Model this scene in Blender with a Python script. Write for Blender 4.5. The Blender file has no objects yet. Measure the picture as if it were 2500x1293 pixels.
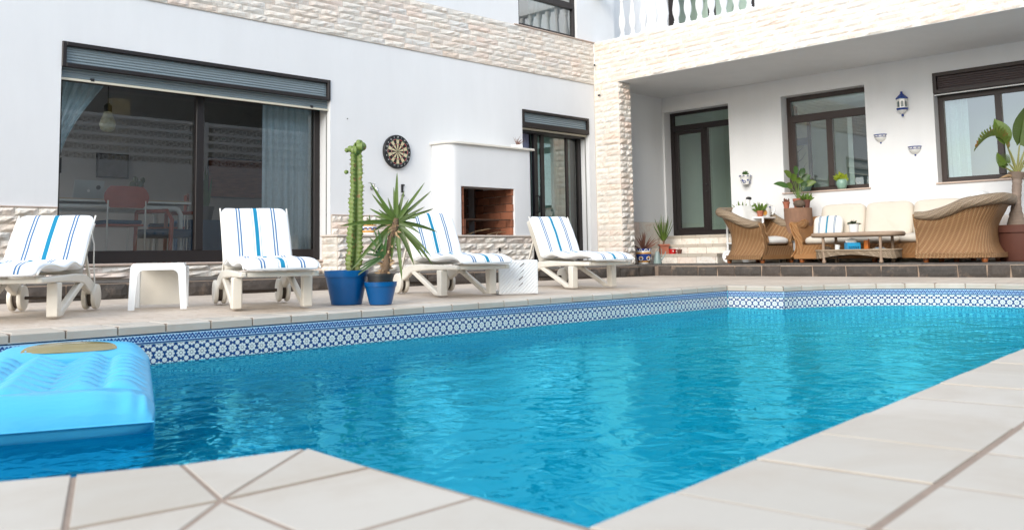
import bpy, math, random
from mathutils import Vector, Matrix, noise
from mathutils.geometry import tessellate_polygon
PI = math.pi
RD = random.Random(11)
sc = bpy.context.scene
COL = sc.collection

# ------------------------------------------------------------------ camera
YAW, PITCH, ROLL = math.radians(45.44), math.radians(5.06), math.radians(-0.95)
cyw, syw, cp, sp = math.cos(YAW), math.sin(YAW), math.cos(PITCH), math.sin(PITCH)
FWD = Vector((syw*cp, cyw*cp, sp))
RT0 = Vector((cyw, -syw, 0)); UP0 = RT0.cross(FWD)
RT = RT0*math.cos(ROLL) + UP0*math.sin(ROLL)
UP = -RT0*math.sin(ROLL) + UP0*math.cos(ROLL)
cam = bpy.data.cameras.new('camera'); camo = bpy.data.objects.new('camera', cam); COL.objects.link(camo)
camo.matrix_world = Matrix(((RT.x, UP.x, -FWD.x, 0), (RT.y, UP.y, -FWD.y, 0), (RT.z, UP.z, -FWD.z, 0.365), (0, 0, 0, 1)))
cam.sensor_width = 36; cam.lens = 2212/2500*36; cam.shift_y = -(646.5-426)/2500
cam.clip_start = 0.05; cam.clip_end = 5000
cam.dof.use_dof = True; cam.dof.focus_distance = 9.0; cam.dof.aperture_fstop = 5.0
sc.camera = camo

# ------------------------------------------------------------------ node helper
class G:
    def __init__(s, nt): s.nt = nt
    def n(s, t, i=None, **kw):
        nd = s.nt.nodes.new('ShaderNode' + t)
        for k, v in kw.items(): setattr(nd, k, v)
        for k, v in (i or {}).items():
            if isinstance(v, bpy.types.NodeSocket): s.nt.links.new(v, nd.inputs[k])
            else:
                try: nd.inputs[k].default_value = v
                except Exception: nd.inputs[k].default_value = (*v, 1)
        return nd
    def m(s, op, a, b=0.0, c=None):
        d = {0: a, 1: b}
        if c is not None: d[2] = c
        return s.n('Math', d, operation=op).outputs[0]
    def mix(s, f, a, b, mode='MIX'):
        nd = s.n('Mix', {0: f, 6: a, 7: b}, data_type='RGBA', blend_type=mode); return nd.outputs[2]
    def ramp(s, f, st, interp='LINEAR'):
        nd = s.n('ValToRGB', {0: f}); cr = nd.color_ramp; cr.interpolation = interp
        while len(cr.elements) < len(st): cr.elements.new(1)
        for e, (p, c) in zip(cr.elements, st): e.position = p; e.color = (*c, 1) if len(c) == 3 else c
        return nd.outputs[0]
    def noise(s, v, scale, det=4, rough=.55, dist=0, out=0):
        return s.n('TexNoise', {'Vector': v, 'Scale': scale, 'Detail': det, 'Roughness': rough, 'Distortion': dist}).outputs[out]
    def co(s, k='Object'): return s.n('TexCoord').outputs[k]
    def xyz(s, v):
        nd = s.n('SeparateXYZ', {0: v}); return nd.outputs[0], nd.outputs[1], nd.outputs[2]
    def mapv(s, v, scale=(1, 1, 1), loc=(0, 0, 0)): return s.n('Mapping', {'Vector': v, 'Scale': scale, 'Location': loc}).outputs[0]
    def bump(s, h, st=.3, d=.01): return s.n('Bump', {'Height': h, 'Strength': st, 'Distance': d}).outputs[0]

# ------------------------------------------------------------------ world and sun: bright thin overcast, soft sun from the west (-X)
SUN_EL, SUN_AZ = math.radians(25), math.radians(-108)       # azimuth from +Y towards +X
w = bpy.data.worlds.new('World'); sc.world = w; w.use_nodes = True
g = G(w.node_tree); w.node_tree.nodes.clear()
sky = g.n('TexSky', sky_type='NISHITA'); sky.sun_disc = False; sky.sun_elevation = SUN_EL; sky.sun_rotation = SUN_AZ
sky.air_density = 1.0; sky.dust_density = 0.8; sky.ozone_density = 1.0
cv = g.co('Generated')
cl = g.noise(g.mapv(cv, (1.6, 1.6, 4.5)), 2.1, 6, .58, .3)
cm = g.ramp(cl, [(.36, (0, 0, 0)), (.56, (1, 1, 1))])
skc = g.mix(g.m('MULTIPLY', cm, .82), sky.outputs[0], (7.7, 8.5, 9.5, 1))
bg = g.n('Background', {'Color': skc, 'Strength': .14})
g.nt.links.new(bg.outputs[0], g.n('OutputWorld').inputs[0])
sl = bpy.data.lights.new('sun', 'SUN'); sl.energy = 1.5; sl.angle = math.radians(30); sl.color = (1, .94, .85)
so = bpy.data.objects.new('sun', sl); COL.objects.link(so)
sdir = Vector((math.cos(SUN_EL)*math.sin(SUN_AZ), math.cos(SUN_EL)*math.cos(SUN_AZ), math.sin(SUN_EL)))
so.rotation_euler = sdir.to_track_quat('Z', 'Y').to_euler()
sc.render.engine = 'CYCLES'
sc.view_settings.view_transform = 'Standard'; sc.view_settings.look = 'None'
sc.view_settings.exposure = 0.90; sc.view_settings.gamma = 1.0; sc.view_settings.use_curve_mapping = False
cy = sc.cycles
cy.use_denoising = True
try: cy.denoiser = 'OPENIMAGEDENOISE'
except Exception: pass
cy.max_bounces = 10; cy.diffuse_bounces = 4; cy.glossy_bounces = 4; cy.transmission_bounces = 6; cy.transparent_max_bounces = 16
cy.sample_clamp_indirect = 6.0; cy.caustics_reflective = False; cy.caustics_refractive = True

# ------------------------------------------------------------------ mesh builder
class MB:
    def __init__(s): s.v = []; s.f = []; s.uv = []
    def face(s, pts, uv=None):
        i = len(s.v); s.v += [tuple(p) for p in pts]; s.f.append(tuple(range(i, i+len(pts)))); s.uv.append(uv)
    def box(s, x0, y0, z0, x1, y1, z1):
        i = len(s.v)
        s.v += [(x0,y0,z0),(x1,y0,z0),(x1,y1,z0),(x0,y1,z0),(x0,y0,z1),(x1,y0,z1),(x1,y1,z1),(x0,y1,z1)]
        for q in ((3,2,1,0),(4,5,6,7),(0,1,5,4),(1,2,6,5),(2,3,7,6),(3,0,4,7)): s.f.append(tuple(i+k for k in q)); s.uv.append(None)
        return s
    def grid(s, fn, nu, nv, cu=False, us=1, vs=1):
        i = len(s.v); mu = nu if cu else nu+1
        for b in range(nv+1):
            for a in range(mu): s.v.append(tuple(fn(a/nu, b/nv)))
        for b in range(nv):
            for a in range(nu):
                a2 = (a+1) % mu if cu else a+1
                s.f.append((i+b*mu+a, i+b*mu+a2, i+(b+1)*mu+a2, i+(b+1)*mu+a))
                u0, u1, v0, v1 = a/nu*us, (a+1)/nu*us, b/nv*vs, (b+1)/nv*vs
                s.uv.append(((u0,v0),(u1,v0),(u1,v1),(u0,v1)))
        return s
    def lathe(s, prof, n=20, c=(0,0,0), us=1, vs=1, cap=True):
        k = len(prof)-1
        def fn(u, v):
            r, z = prof[min(k, int(round(v*k)))]
            return (c[0]+r*math.cos(2*PI*u), c[1]+r*math.sin(2*PI*u), c[2]+z)
        i = len(s.v); s.grid(fn, n, k, True, us, vs)
        if cap:
            if prof[0][0] > 1e-4: s.f.append(tuple(i+a for a in reversed(range(n)))); s.uv.append(None)
            if prof[-1][0] > 1e-4: s.f.append(tuple(i+k*n+a for a in range(n))); s.uv.append(None)
        return s
    def tube(s, pts, r, n=8, cap=True, us=1, vs=1):
        pts = [Vector(p) for p in pts]; m = len(pts)
        rr = r if isinstance(r, (list, tuple)) else [r]*m
        T = []
        for k in range(m):
            d = (pts[min(m-1, k+1)]-pts[max(0, k-1)]); T.append(d.normalized() if d.length > 1e-9 else Vector((0,0,1)))
        ref = Vector((0,0,1)) if abs(T[0].z) < .9 else Vector((1,0,0))
        N = (ref - T[0]*ref.dot(T[0])).normalized(); fr = []
        for k in range(m):
            N = (N - T[k]*N.dot(T[k])); N = N.normalized() if N.length > 1e-6 else T[k].orthogonal().normalized()
            fr.append((N.copy(), T[k].cross(N)))
        i = len(s.v)
        s.grid(lambda u, v: pts[int(round(v*(m-1)))] + (fr[int(round(v*(m-1)))][0]*math.cos(2*PI*u) + fr[int(round(v*(m-1)))][1]*math.sin(2*PI*u))*rr[int(round(v*(m-1)))], n, m-1, True, us, vs)
        if cap:
            s.f.append(tuple(i+a for a in reversed(range(n)))); s.uv.append(None)
            s.f.append(tuple(i+(m-1)*n+a for a in range(n))); s.uv.append(None)
        return s
    def prism(s, pts, z0, z1, ch=0.0):
        """upright prism over a 2-D polygon (counter-clockwise), chamfered round the top"""
        n = len(pts); i = len(s.v)
        top = inset(pts, ch) if ch else pts
        s.v += [(p[0], p[1], z0) for p in pts]
        if ch: s.v += [(p[0], p[1], z1-ch) for p in pts]
        s.v += [(p[0], p[1], z1) for p in top]
        L = 2 if ch else 1
        for l in range(L):
            for k in range(n):
                k2 = (k+1) % n; s.f.append((i+l*n+k, i+l*n+k2, i+(l+1)*n+k2, i+(l+1)*n+k)); s.uv.append(None)
        s.f.append(tuple(i+L*n+k for k in range(n))); s.uv.append(None)
        s.f.append(tuple(i+k for k in reversed(range(n)))); s.uv.append(None)
        return s
    def poly(s, pts3, holes=()):
        loops = [[Vector(p) for p in pts3]] + [[Vector(p) for p in h] for h in holes]
        i = len(s.v); flat = [p for l in loops for p in l]; s.v += [tuple(p) for p in flat]
        for t in tessellate_polygon(loops):
            a, b, c = (flat[k] for k in t)
            s.f.append(tuple(i+k for k in (t if (b-a).cross(c-a).z > 0 else reversed(t)))); s.uv.append(None)
        return s
    def xf(s, M, a=0):
        for k in range(a, len(s.v)): s.v[k] = tuple(M @ Vector(s.v[k]))
        return s
    def weld(s):
        key = {}; mp = []; nv = []
        for p in s.v:
            k = (round(p[0], 5), round(p[1], 5), round(p[2], 5))
            if k not in key: key[k] = len(nv); nv.append(tuple(p))
            mp.append(key[k])
        s.v = nv; s.f = [tuple(mp[i] for i in f) for f in s.f]; return s
    def mesh(s, name, smooth=None):
        me = bpy.data.meshes.new(name); me.from_pydata(s.v, [], s.f)
        if any(u for u in s.uv):
            l = me.uv_layers.new(name='UVMap'); k = 0
            for fa, u in zip(s.f, s.uv):
                for j in range(len(fa)): l.data[k].uv = u[j] if u else (0, 0); k += 1
        me.update()
        if smooth is not None:
            me.polygons.foreach_set('use_smooth', [True]*len(me.polygons))
            if smooth < 179: me.set_sharp_from_angle(angle=math.radians(smooth))
        return me
    def build(s, name, mat, parent=None, smooth=None, loc=None, bevel=0, seg=2, sub=0):
        return obj(name, s.mesh(name, smooth), mat, parent, loc, bevel=bevel, seg=seg, sub=sub)

def inset(pts, d):
    n = len(pts); out = []
    for k in range(n):
        p0, p1, p2 = Vector(pts[k-1][:2]), Vector(pts[k][:2]), Vector(pts[(k+1) % n][:2])
        a = (p1-p0).normalized(); b = (p2-p1).normalized()
        na = Vector((-a.y, a.x)); nb = Vector((-b.y, b.x))
        bis = na+nb
        if bis.length < 1e-6: out.append((p1.x+na.x*d, p1.y+na.y*d)); continue
        bis.normalize(); l = d/max(.25, bis.dot(na)); out.append((p1.x+bis.x*l, p1.y+bis.y*l))
    return out

def obj(name, me, mat=None, parent=None, loc=None, rot=None, scale=None, bevel=0, seg=2, sub=0):
    o = bpy.data.objects.new(name, me); COL.objects.link(o)
    if mat and me and not me.materials: me.materials.append(mat)
    if parent: o.parent = parent
    if loc: o.location = loc
    if rot: o.rotation_euler = rot
    if scale: o.scale = scale
    if bevel:
        md = o.modifiers.new('b', 'BEVEL'); md.width = bevel; md.segments = seg; md.limit_method = 'ANGLE'; md.angle_limit = math.radians(40)
    if sub:
        md = o.modifiers.new('s', 'SUBSURF'); md.levels = sub; md.render_levels = sub
    return o

def thing(name, label, cat, loc=(0,0,0), rotz=0, group=None):
    o = bpy.data.objects.new(name, None); COL.objects.link(o); o.location = loc; o.rotation_euler = (0, 0, rotz); o.empty_display_size = .1
    return tag(o, label, cat, group)
def tag(o, label, cat, group=None):
    o['label'] = label; o['category'] = cat
    if group: o['group'] = group
    return o
def struct(o): o['kind'] = 'structure'; return o
def dup(root, loc, rotz, label, group=None):
    r = root.copy(); COL.objects.link(r); r.location = loc; r.rotation_euler = (0, 0, rotz); r['label'] = label
    if group: r['group'] = group
    for ch in list(root.children):
        c = ch.copy(); COL.objects.link(c); c.parent = r
        for q in ch.children:
            d = q.copy(); COL.objects.link(d); d.parent = c
    return r

# ------------------------------------------------------------------ materials
def mk(name):
    m = bpy.data.materials.new(name); m.use_nodes = True; m.node_tree.nodes.clear(); return m, G(m.node_tree)
def fin(m, g, color, rough=.5, normal=None, **kw):
    i = {'Base Color': color, 'Roughness': rough}
    if normal is not None: i['Normal'] = normal
    i.update(kw); b = g.n('BsdfPrincipled', i)
    g.nt.links.new(b.outputs[0], g.n('OutputMaterial').inputs[0]); return m
def simple(name, col, rough=.5, var=.1, vs=6, bump=0, bs=60, rand=0, stretch=(1,1,1), bd=.005, **kw):
    m, g = mk(name); c = g.mapv(g.co(), stretch)
    n = g.noise(c, vs, 5, .6)
    f = g.m('MULTIPLY_ADD', n, 2*var, 1-var)
    if rand:
        r = g.n('ObjectInfo').outputs['Random']; f = g.m('MULTIPLY', f, g.m('MULTIPLY_ADD', r, 2*rand, 1-rand))
    cc = g.mix(1, (*col, 1), g.n('CombineColor', {0: f, 1: f, 2: f}).outputs[0], 'MULTIPLY')
    nm = g.bump(g.noise(c, bs, 4, .6), bump, bd) if bump else None
    rr = g.m('MULTIPLY_ADD', n, .16, rough-.08)
    return fin(m, g, cc, rr, nm, **kw)

def m_plaster(name, col):
    m, g = mk(name); c = g.co()
    big = g.noise(c, .55, 4, .55); st = g.noise(g.mapv(c, (2.2, 2.2, .35)), 1.6, 6, .65); fine = g.noise(c, 38, 5, .65); mid = g.noise(c, 5, 3, .5)
    f = g.m('ADD', g.m('MULTIPLY_ADD', big, .10, .90), g.m('MULTIPLY', g.m('SUBTRACT', st, .5), .10))
    cc = g.mix(1, (*col, 1), g.n('CombineColor', {0: f, 1: f, 2: f}).outputs[0], 'MULTIPLY')
    h = g.m('ADD', g.m('MULTIPLY', fine, .35), mid)
    return fin(m, g, cc, .85, g.bump(h, .22, .012))
PLASTER = m_plaster('plaster_white', (.80, .81, .82))
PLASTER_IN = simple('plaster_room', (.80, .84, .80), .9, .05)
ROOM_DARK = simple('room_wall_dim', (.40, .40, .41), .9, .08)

def m_stone(name, pal, bumpst=.42):
    m, g = mk(name); oi = g.n('ObjectInfo'); r = oi.outputs['Random']
    off = g.n('CombineXYZ', {0: g.m('MULTIPLY', r, 37), 1: g.m('MULTIPLY', r, 91), 2: g.m('MULTIPLY', r, 13)}).outputs[0]
    geo = g.n('NewGeometry').outputs['Position']
    v = g.n('VectorMath', {0: geo, 1: off}, operation='ADD').outputs[0]
    base = g.ramp(r, pal, 'LINEAR')
    vein = g.noise(v, 9, 6, .68, 1.4); patch = g.noise(v, 3.2, 3, .5)
    c1 = g.mix(g.ramp(vein, [(.50, (0,0,0)), (.64, (.7,.7,.7))]), base, (.62, .49, .40, 1))
    c1 = g.mix(g.ramp(patch, [(.45, (0,0,0)), (.7, (.6,.6,.6))]), c1, (.60, .585, .54, 1))
    f = g.m('MULTIPLY_ADD', g.noise(v, 26, 5, .7), .30, .88)
    c1 = g.mix(1, c1, g.n('CombineColor', {0: f, 1: f, 2: f}).outputs[0], 'MULTIPLY')
    h = g.m('ADD', g.noise(g.mapv(v, (1, 1, .8)), 22, 6, .7, .6), g.m('MULTIPLY', g.noise(v, 7, 3), 1.2))
    return fin(m, g, c1, .8, g.bump(h, bumpst, .022))
STONE = m_stone('split_marble', [(0, (.72,.61,.51)), (.25, (.78,.72,.64)), (.45, (.70,.66,.60)), (.6, (.82,.77,.69)), (.78, (.74,.60,.51)), (.9, (.68,.67,.64)), (1, (.79,.71,.62))])
MORTAR = simple('mortar', (.56, .50, .43), .9, .12, 30, .3, 120)
def m_basalt():
    m, g = mk('basalt'); c = g.n('NewGeometry').outputs['Position']; r = g.n('ObjectInfo').outputs['Random']
    sp_ = g.noise(c, 120, 3, .6); n = g.noise(c, 14, 6, .65)
    a = g.mix(n, (.022, .02, .018, 1), (.085, .075, .066, 1)); a = g.mix(g.m('MULTIPLY', r, .45), a, (.085, .06, .045, 1))
    a = g.mix(g.ramp(sp_, [(.63, (0,0,0)), (.72, (.6,.6,.6))]), a, (.24, .21, .18, 1))
    a = g.mix(g.ramp(g.noise(c, 6, 5, .7), [(.56, (0,0,0)), (.70, (.55,.55,.55))]), a, (.23, .165, .12, 1))
    return fin(m, g, a, .75, g.bump(g.m('ADD', n, g.m('MULTIPLY', sp_, .4)), .9, .014))
BASALT = m_basalt()
KERB_MORTAR = simple('kerb_mortar', (.36, .27, .205), .9, .2, 14, .4, 90)
def m_terrace():
    m, g = mk('terrace_slate'); c = g.co(); n = g.noise(g.mapv(c, (1, 4, 1)), 5, 6, .7); n2 = g.noise(c, 40, 4)
    a = g.ramp(n, [(.3, (.06,.052,.046)), (.6, (.13,.115,.10)), (.72, (.26,.22,.19))])
    return fin(m, g, a, .6, g.bump(n2, .3, .005))
TERRACE = m_terrace()
def m_deck():
    m, g = mk('deck_pavers'); c = g.co()
    br = g.n('TexBrick', {'Vector': c, 'Scale': 1.0, 'Mortar Size': .006, 'Brick Width': .42, 'Row Height': .21, 'Color1': (.56,.455,.355,1), 'Color2': (.50,.40,.31,1), 'Mortar': (.30,.235,.185,1), 'Bias': 0.0})
    n = g.noise(g.mapv(c, (7, 2.2, 1)), 3, 7, .72, .8); n2 = g.noise(c, .9, 4)
    a = g.mix(g.ramp(n, [(.38, (0,0,0)), (.62, (.8,.8,.8))]), br.outputs[0], (.64, .56, .475, 1))
    a = g.mix(g.ramp(n2, [(.42, (0,0,0)), (.68, (.45,.45,.45))]), a, (.38, .30, .24, 1))
    h = g.m('SUBTRACT', n, g.m('MULTIPLY', br.outputs['Fac'], .6))
    return fin(m, g, a, .7, g.bump(h, .35, .01))
DECK = m_deck()
def m_tile():
    m, g = mk('coping_tile'); c = g.n('NewGeometry').outputs['Position']; r = g.n('ObjectInfo').outputs['Random']
    n = g.noise(c, 3.5, 6, .62, .4); s2 = g.noise(c, 11, 5, .7)
    a = g.mix(r, (.475, .43, .365, 1), (.54, .49, .425, 1))
    a = g.mix(g.ramp(n, [(.44, (0,0,0)), (.70, (.85,.85,.85))]), a, (.45, .385, .31, 1))
    a = g.mix(g.ramp(s2, [(.66, (0,0,0)), (.76, (.3,.3,.3))]), a, (.34, .29, .235, 1))
    return fin(m, g, a, g.m('MULTIPLY_ADD', n, .25, .30), g.bump(g.noise(c, 60, 4), .05, .004))
TILE = m_tile()
GROUT = simple('grout_brown', (.30, .225, .175), .9, .25, 25, .5, 140)
def m_star():
    m, g = mk('star_pattern_tile'); u, v, _ = g.xyz(g.co('UV'))
    fu = g.m('SUBTRACT', g.m('FRACT', g.m('MULTIPLY', u, 3)), .5); fv = g.m('SUBTRACT', g.m('FRACT', g.m('MULTIPLY_ADD', v, 3, .45)), .5)
    def dist(x, y, cx, cy): return g.m('SQRT', g.m('ADD', g.m('POWER', g.m('SUBTRACT', x, cx), 2), g.m('POWER', g.m('SUBTRACT', y, cy), 2)))
    r = dist(fu, fv, 0, 0); a = g.m('ARCTAN2', fv, fu)
    af = g.m('SUBTRACT', g.m('MODULO', g.m('ADD', a, PI*4+PI/8), PI/4), PI/8)
    px, py = g.m('MULTIPLY', r, g.m('COSINE', af)), g.m('MULTIPLY', r, g.m('SINE', af))
    d1 = g.m('SUBTRACT', dist(px, g.m('MULTIPLY', py, 1.25), .285, 0), .136)
    d2 = g.m('SUBTRACT', r, .115)
    ax, ay = g.m('ABSOLUTE', fu), g.m('ABSOLUTE', fv)
    d3 = g.m('SUBTRACT', dist(ax, ay, .5, .5), .215)
    d = g.m('MINIMUM', g.m('MINIMUM', d1, d2), d3)
    k = g.ramp(g.m('MULTIPLY_ADD', d, 12, .5), [(.42, (1,1,1)), (.58, (0,0,0))])
    n = g.noise(g.co('Object'), 14, 4)
    wht = g.mix(n, (.66, .74, .73, 1), (.76, .78, .72, 1)); col = g.mix(k, (.02, .06, .20, 1), wht)
    ring = g.ramp(g.m('ABSOLUTE', g.m('SUBTRACT', r, .135)), [(.0, (.45,.45,.45)), (.022, (0,0,0))])
    col = g.mix(ring, col, (.25, .27, .12, 1))
    return fin(m, g, col, .12)
STAR = m_star()
def m_border():
    m, g = mk('rope_border_tile'); u, v, _ = g.xyz(g.co('UV'))
    ph = g.m('MULTIPLY', u, 2*PI*5)
    s1 = g.m('MULTIPLY_ADD', g.m('SINE', ph), .19, .50); s2 = g.m('MULTIPLY_ADD', g.m('SINE', g.m('ADD', ph, PI*.9)), .19, .50)
    d1 = g.m('ABSOLUTE', g.m('SUBTRACT', v, s1)); d2 = g.m('ABSOLUTE', g.m('SUBTRACT', v, s2))
    def band(d, wd, sft=.025): return g.ramp(d, [(wd, (1,1,1)), (wd+sft, (0,0,0))])
    col = (.42, .60, .74, 1)
    col = g.mix(band(d2, .075), col, (.03, .12, .34, 1)); col = g.mix(band(d1, .10), col, (.015, .055, .22, 1))
    top = g.ramp(v, [(.865, (0,0,0)), (.885, (1,1,1))]); bot = g.ramp(g.m('ABSOLUTE', g.m('SUBTRACT', v, .10)), [(.055, (1,1,1)), (.075, (0,0,0))])
    col = g.mix(top, col, (.006, .02, .07, 1)); col = g.mix(bot, col, (.012, .05, .20, 1))
    return fin(m, g, col, .12)
BORDER = m_border()
def m_pool():
    m, g = mk('pool_mosaic'); c = g.co()
    n = g.noise(c, 1.1, 4); n2 = g.noise(c, 8, 5, .65)
    a = g.mix(n, (.10, .74, .92, 1), (.12, .80, .94, 1)); a = g.mix(g.m('MULTIPLY', n2, .35), a, (.14, .88, .97, 1))
    return fin(m, g, a, .5)
POOL = m_pool()
def m_water():
    m, g = mk('pool_water'); c = g.n('NewGeometry').outputs['Position']
    n1 = g.noise(g.mapv(c, (1.0, 1.4, 1)), 2.6, 2, .5, .6); n2 = g.noise(g.mapv(c, (1.25, 1.0, 1)), 7, 2, .5, 1.0); n3 = g.noise(c, 17, 2, .5, .6)
    h = g.m('ADD', g.m('ADD', n1, g.m('MULTIPLY', n2, .40)), g.m('MULTIPLY', n3, .10))
    nm = g.bump(h, 1.0, .016)
    rf = g.n('BsdfRefraction', {'Color': (1, 1, 1, 1), 'Roughness': .0, 'IOR': 1.333, 'Normal': nm}); gs = g.n('BsdfGlossy', {'Color': (.15, .82, 1.0, 1), 'Roughness': .0, 'Normal': nm})
    fr = g.n('Fresnel', {'IOR': 1.333, 'Normal': nm}); mx = g.n('MixShader', {0: fr.outputs[0], 1: rf.outputs[0], 2: gs.outputs[0]})
    om = g.n('OutputMaterial'); g.nt.links.new(mx.outputs[0], om.inputs[0])
    va = g.n('VolumeAbsorption', {'Color': (.05, .915, .96, 1), 'Density': 1.0}); g.nt.links.new(va.outputs[0], om.inputs[1]); return m
WATER = m_water()
def m_glass(name, tint, ior=1.5, refl=1.0):
    m, g = mk(name)
    fr = g.n('Fresnel', {'IOR': ior}); tr = g.n('BsdfTransparent', {'Color': (*tint, 1)}); gs = g.n('BsdfGlossy', {'Color': (.95,.97,.96,1), 'Roughness': .0})
    wob = g.bump(g.noise(g.co(), 1.3, 2), .012, .008); g.nt.links.new(wob, gs.inputs['Normal'])
    f = g.m('MINIMUM', g.m('MULTIPLY', fr.outputs[0], refl), 1.0)
    mx = g.n('MixShader', {0: f, 1: tr.outputs[0], 2: gs.outputs[0]}); g.nt.links.new(mx.outputs[0], g.n('OutputMaterial').inputs[0]); return m
GLASS = m_glass('window_glass', (.96, .98, .98), 1.5, 1.9)
GLASS_G = m_glass('green_window_glass', (.84, .96, .90), 1.5, 3.8)
GLASS_SKY = m_glass('mirror_window_glass', (.60, .72, .72), 1.5, 5.5)
def m_cloth(name, col, tr=.15, sc_=260):
    m, g = mk(name); c = g.co(); n = g.noise(g.mapv(c, (1, 1, .25)), 60, 4, .7); n2 = g.noise(g.mapv(c, (.3, .3, 2)), 60, 3, .7)
    f = g.m('MULTIPLY_ADD', g.m('ADD', n, n2), .35, .65); cc = g.mix(1, (*col, 1), g.n('CombineColor', {0: f, 1: f, 2: f}).outputs[0], 'MULTIPLY')
    d = g.n('BsdfDiffuse', {'Color': cc}); t = g.n('BsdfTranslucent', {'Color': cc})
    mx = g.n('MixShader', {0: tr, 1: d.outputs[0], 2: t.outputs[0]}); g.nt.links.new(mx.outputs[0], g.n('OutputMaterial').inputs[0]); return m
CURTAIN = m_cloth('curtain_linen', (.74, .88, .92)); CURTAIN_G = m_cloth('curtain_green', (.50, .72, .66)); CURTAIN_L = m_cloth('curtain_lilac', (.42, .44, .62)); CURTAIN_W = m_cloth('curtain_white', (.80, .88, .86))
FRAME = simple('brown_aluminium', (.013, .009, .009), .42, .15, 8)
FRAME_R = simple('brown_aluminium_warm', (.036, .023, .019), .42, .15, 8)
SLAT = simple('shutter_slat_grey', (.20, .25, .275), .4, .12, 20, stretch=(.3, 1, 4)); SLAT_B = simple('shutter_slat_brown', (.075, .055, .055), .45, .12, 20)
CREAM = simple('cream_strip', (.66, .62, .50), .5, .05)
SILL = simple('pink_sill', (.56, .44, .37), .5, .15, 12)
PLASTIC = simple('aged_white_plastic', (.70, .66, .585), .42, .10, 7, .06, 90); PLASTIC_W = simple('white_plastic', (.80, .82, .83), .38, .05, 7)
RUBBER = simple('wheel_gap_brown', (.06, .045, .035), .8, .1)
def m_cushion(name, lines=True, base=(.84, .86, .885)):
    m, g = mk(name); u, v, _ = g.xyz(g.co('UV')); c = g.co()
    n = g.noise(c, 3, 4, .6); f = g.m('MULTIPLY_ADD', n, .10, .94)
    col = g.mix(1, (*base, 1), g.n('CombineColor', {0: f, 1: f, 2: f}).outputs[0], 'MULTIPLY')
    if lines:
        nb = (.05, .14, .29, 1); cyan = (.0, .205, .36, 1)
        for pos, wd, cc in ((.21, .010, nb), (.25, .010, nb), (.44, .003, (.22,.27,.30,1)), (.495, .027, cyan), (.55, .003, (.22,.27,.30,1)), (.73, .010, nb), (.77, .010, nb)):
            k = g.ramp(g.m('ABSOLUTE', g.m('SUBTRACT', u, pos)), [(wd, (1,1,1)), (wd+.003, (0,0,0))]); col = g.mix(k, col, cc)
    h = g.m('ADD', g.noise(c, 9, 3), g.m('MULTIPLY', g.noise(c, 170, 2), .15))
    return fin(m, g, col, .9, g.bump(h, .25, .012))
CUSHION = m_cushion('striped_towelling'); CREAM_CUSHION = m_cushion('cream_cotton', False, (.66, .60, .515)); WHITE_CUSHION = m_cushion('white_cotton', False, (.82, .81, .78)); PILLOW_STRIPE = m_cushion('striped_cotton', True, (.76, .75, .70))
def m_wicker(name, c1, c2, c3):
    m, g = mk(name); u, v, _ = g.xyz(g.co('UV'))
    n = g.noise(g.co(), 3, 4, .6); a = g.m('SINE', g.m('MULTIPLY', u, 2*PI)); b = g.m('SINE', g.m('MULTIPLY', v, 2*PI))
    wv = g.m('MULTIPLY', a, b); wf = g.m('MULTIPLY_ADD', wv, .5, .5)
    rib = g.m('POWER', g.m('MULTIPLY_ADD', g.m('SINE', g.m('MULTIPLY', g.m('ADD', u, g.m('MULTIPLY', v, .35)), PI*1.0)), .5, .5), 3.0)
    col = g.mix(wf, (*c1, 1), (*c2, 1)); col = g.mix(g.m('MULTIPLY', rib, g.m('MULTIPLY_ADD', n, .9, -.05)), col, (*c3, 1)); col = g.mix(g.m('MULTIPLY', g.ramp(n, [(.4,(0,0,0)), (.7,(1,1,1))]), .4), col, (*c1, 1))
    return fin(m, g, col, .55, g.bump(g.m('ADD', wf, rib), .8, .008))
WICKER = m_wicker('wicker_brown', (.17, .078, .028), (.38, .205, .088), (.57, .38, .20)); WICKER_O = m_wicker('wicker_honey', (.24, .095, .026), (.44, .22, .08), (.60, .37, .17)); WICKER_G = m_wicker('wicker_greyed', (.20, .145, .095), (.33, .25, .17), (.44, .34, .24))
FEET = simple('orange_turned_wood', (.34, .105, .03), .35, .2, 14); CANE = simple('grey_cane', (.33, .235, .165), .55, .2, 16, .3, 80, stretch=(1, 1, .3))
TERRA = simple('terracotta', (.36, .12, .07), .75, .18, 6, .2, 60); TERRA_D = simple('terracotta_dark', (.115, .040, .026), .7, .25, 5, .2, 50)
BLUEPOT = simple('blue_glazed_pot', (.0, .085, .27), .30, .14, 5, .05, 30); BLACKPOT = simple('black_nursery_pot', (.022, .022, .022), .5, .2); SOIL = simple('soil', (.05, .035, .025), .95, .4, 40, .8, 90)
def m_leaf(name, c1, c2, edge=None):
    m, g = mk(name); c = g.co(); n = g.noise(c, 7, 4, .6); r = g.n('ObjectInfo').outputs['Random']
    col = g.mix(n, (*c1, 1), (*c2, 1)); k = g.m('MULTIPLY_ADD', r, .5, .75)
    col = g.mix(1, col, g.n('CombineColor', {0: k, 1: k, 2: k}).outputs[0], 'MULTIPLY')
    if edge: col = g.mix(g.ramp(g.noise(c, 13, 5), [(.52, (0,0,0)), (.68, (1,1,1))]), col, (*edge, 1))
    d = g.n('BsdfPrincipled', {'Base Color': col, 'Roughness': .42}); t = g.n('BsdfTranslucent', {'Color': col})
    mx = g.n('MixShader', {0: .25, 1: d.outputs[0], 2: t.outputs[0]}); g.nt.links.new(mx.outputs[0], g.n('OutputMaterial').inputs[0]); return m
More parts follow.
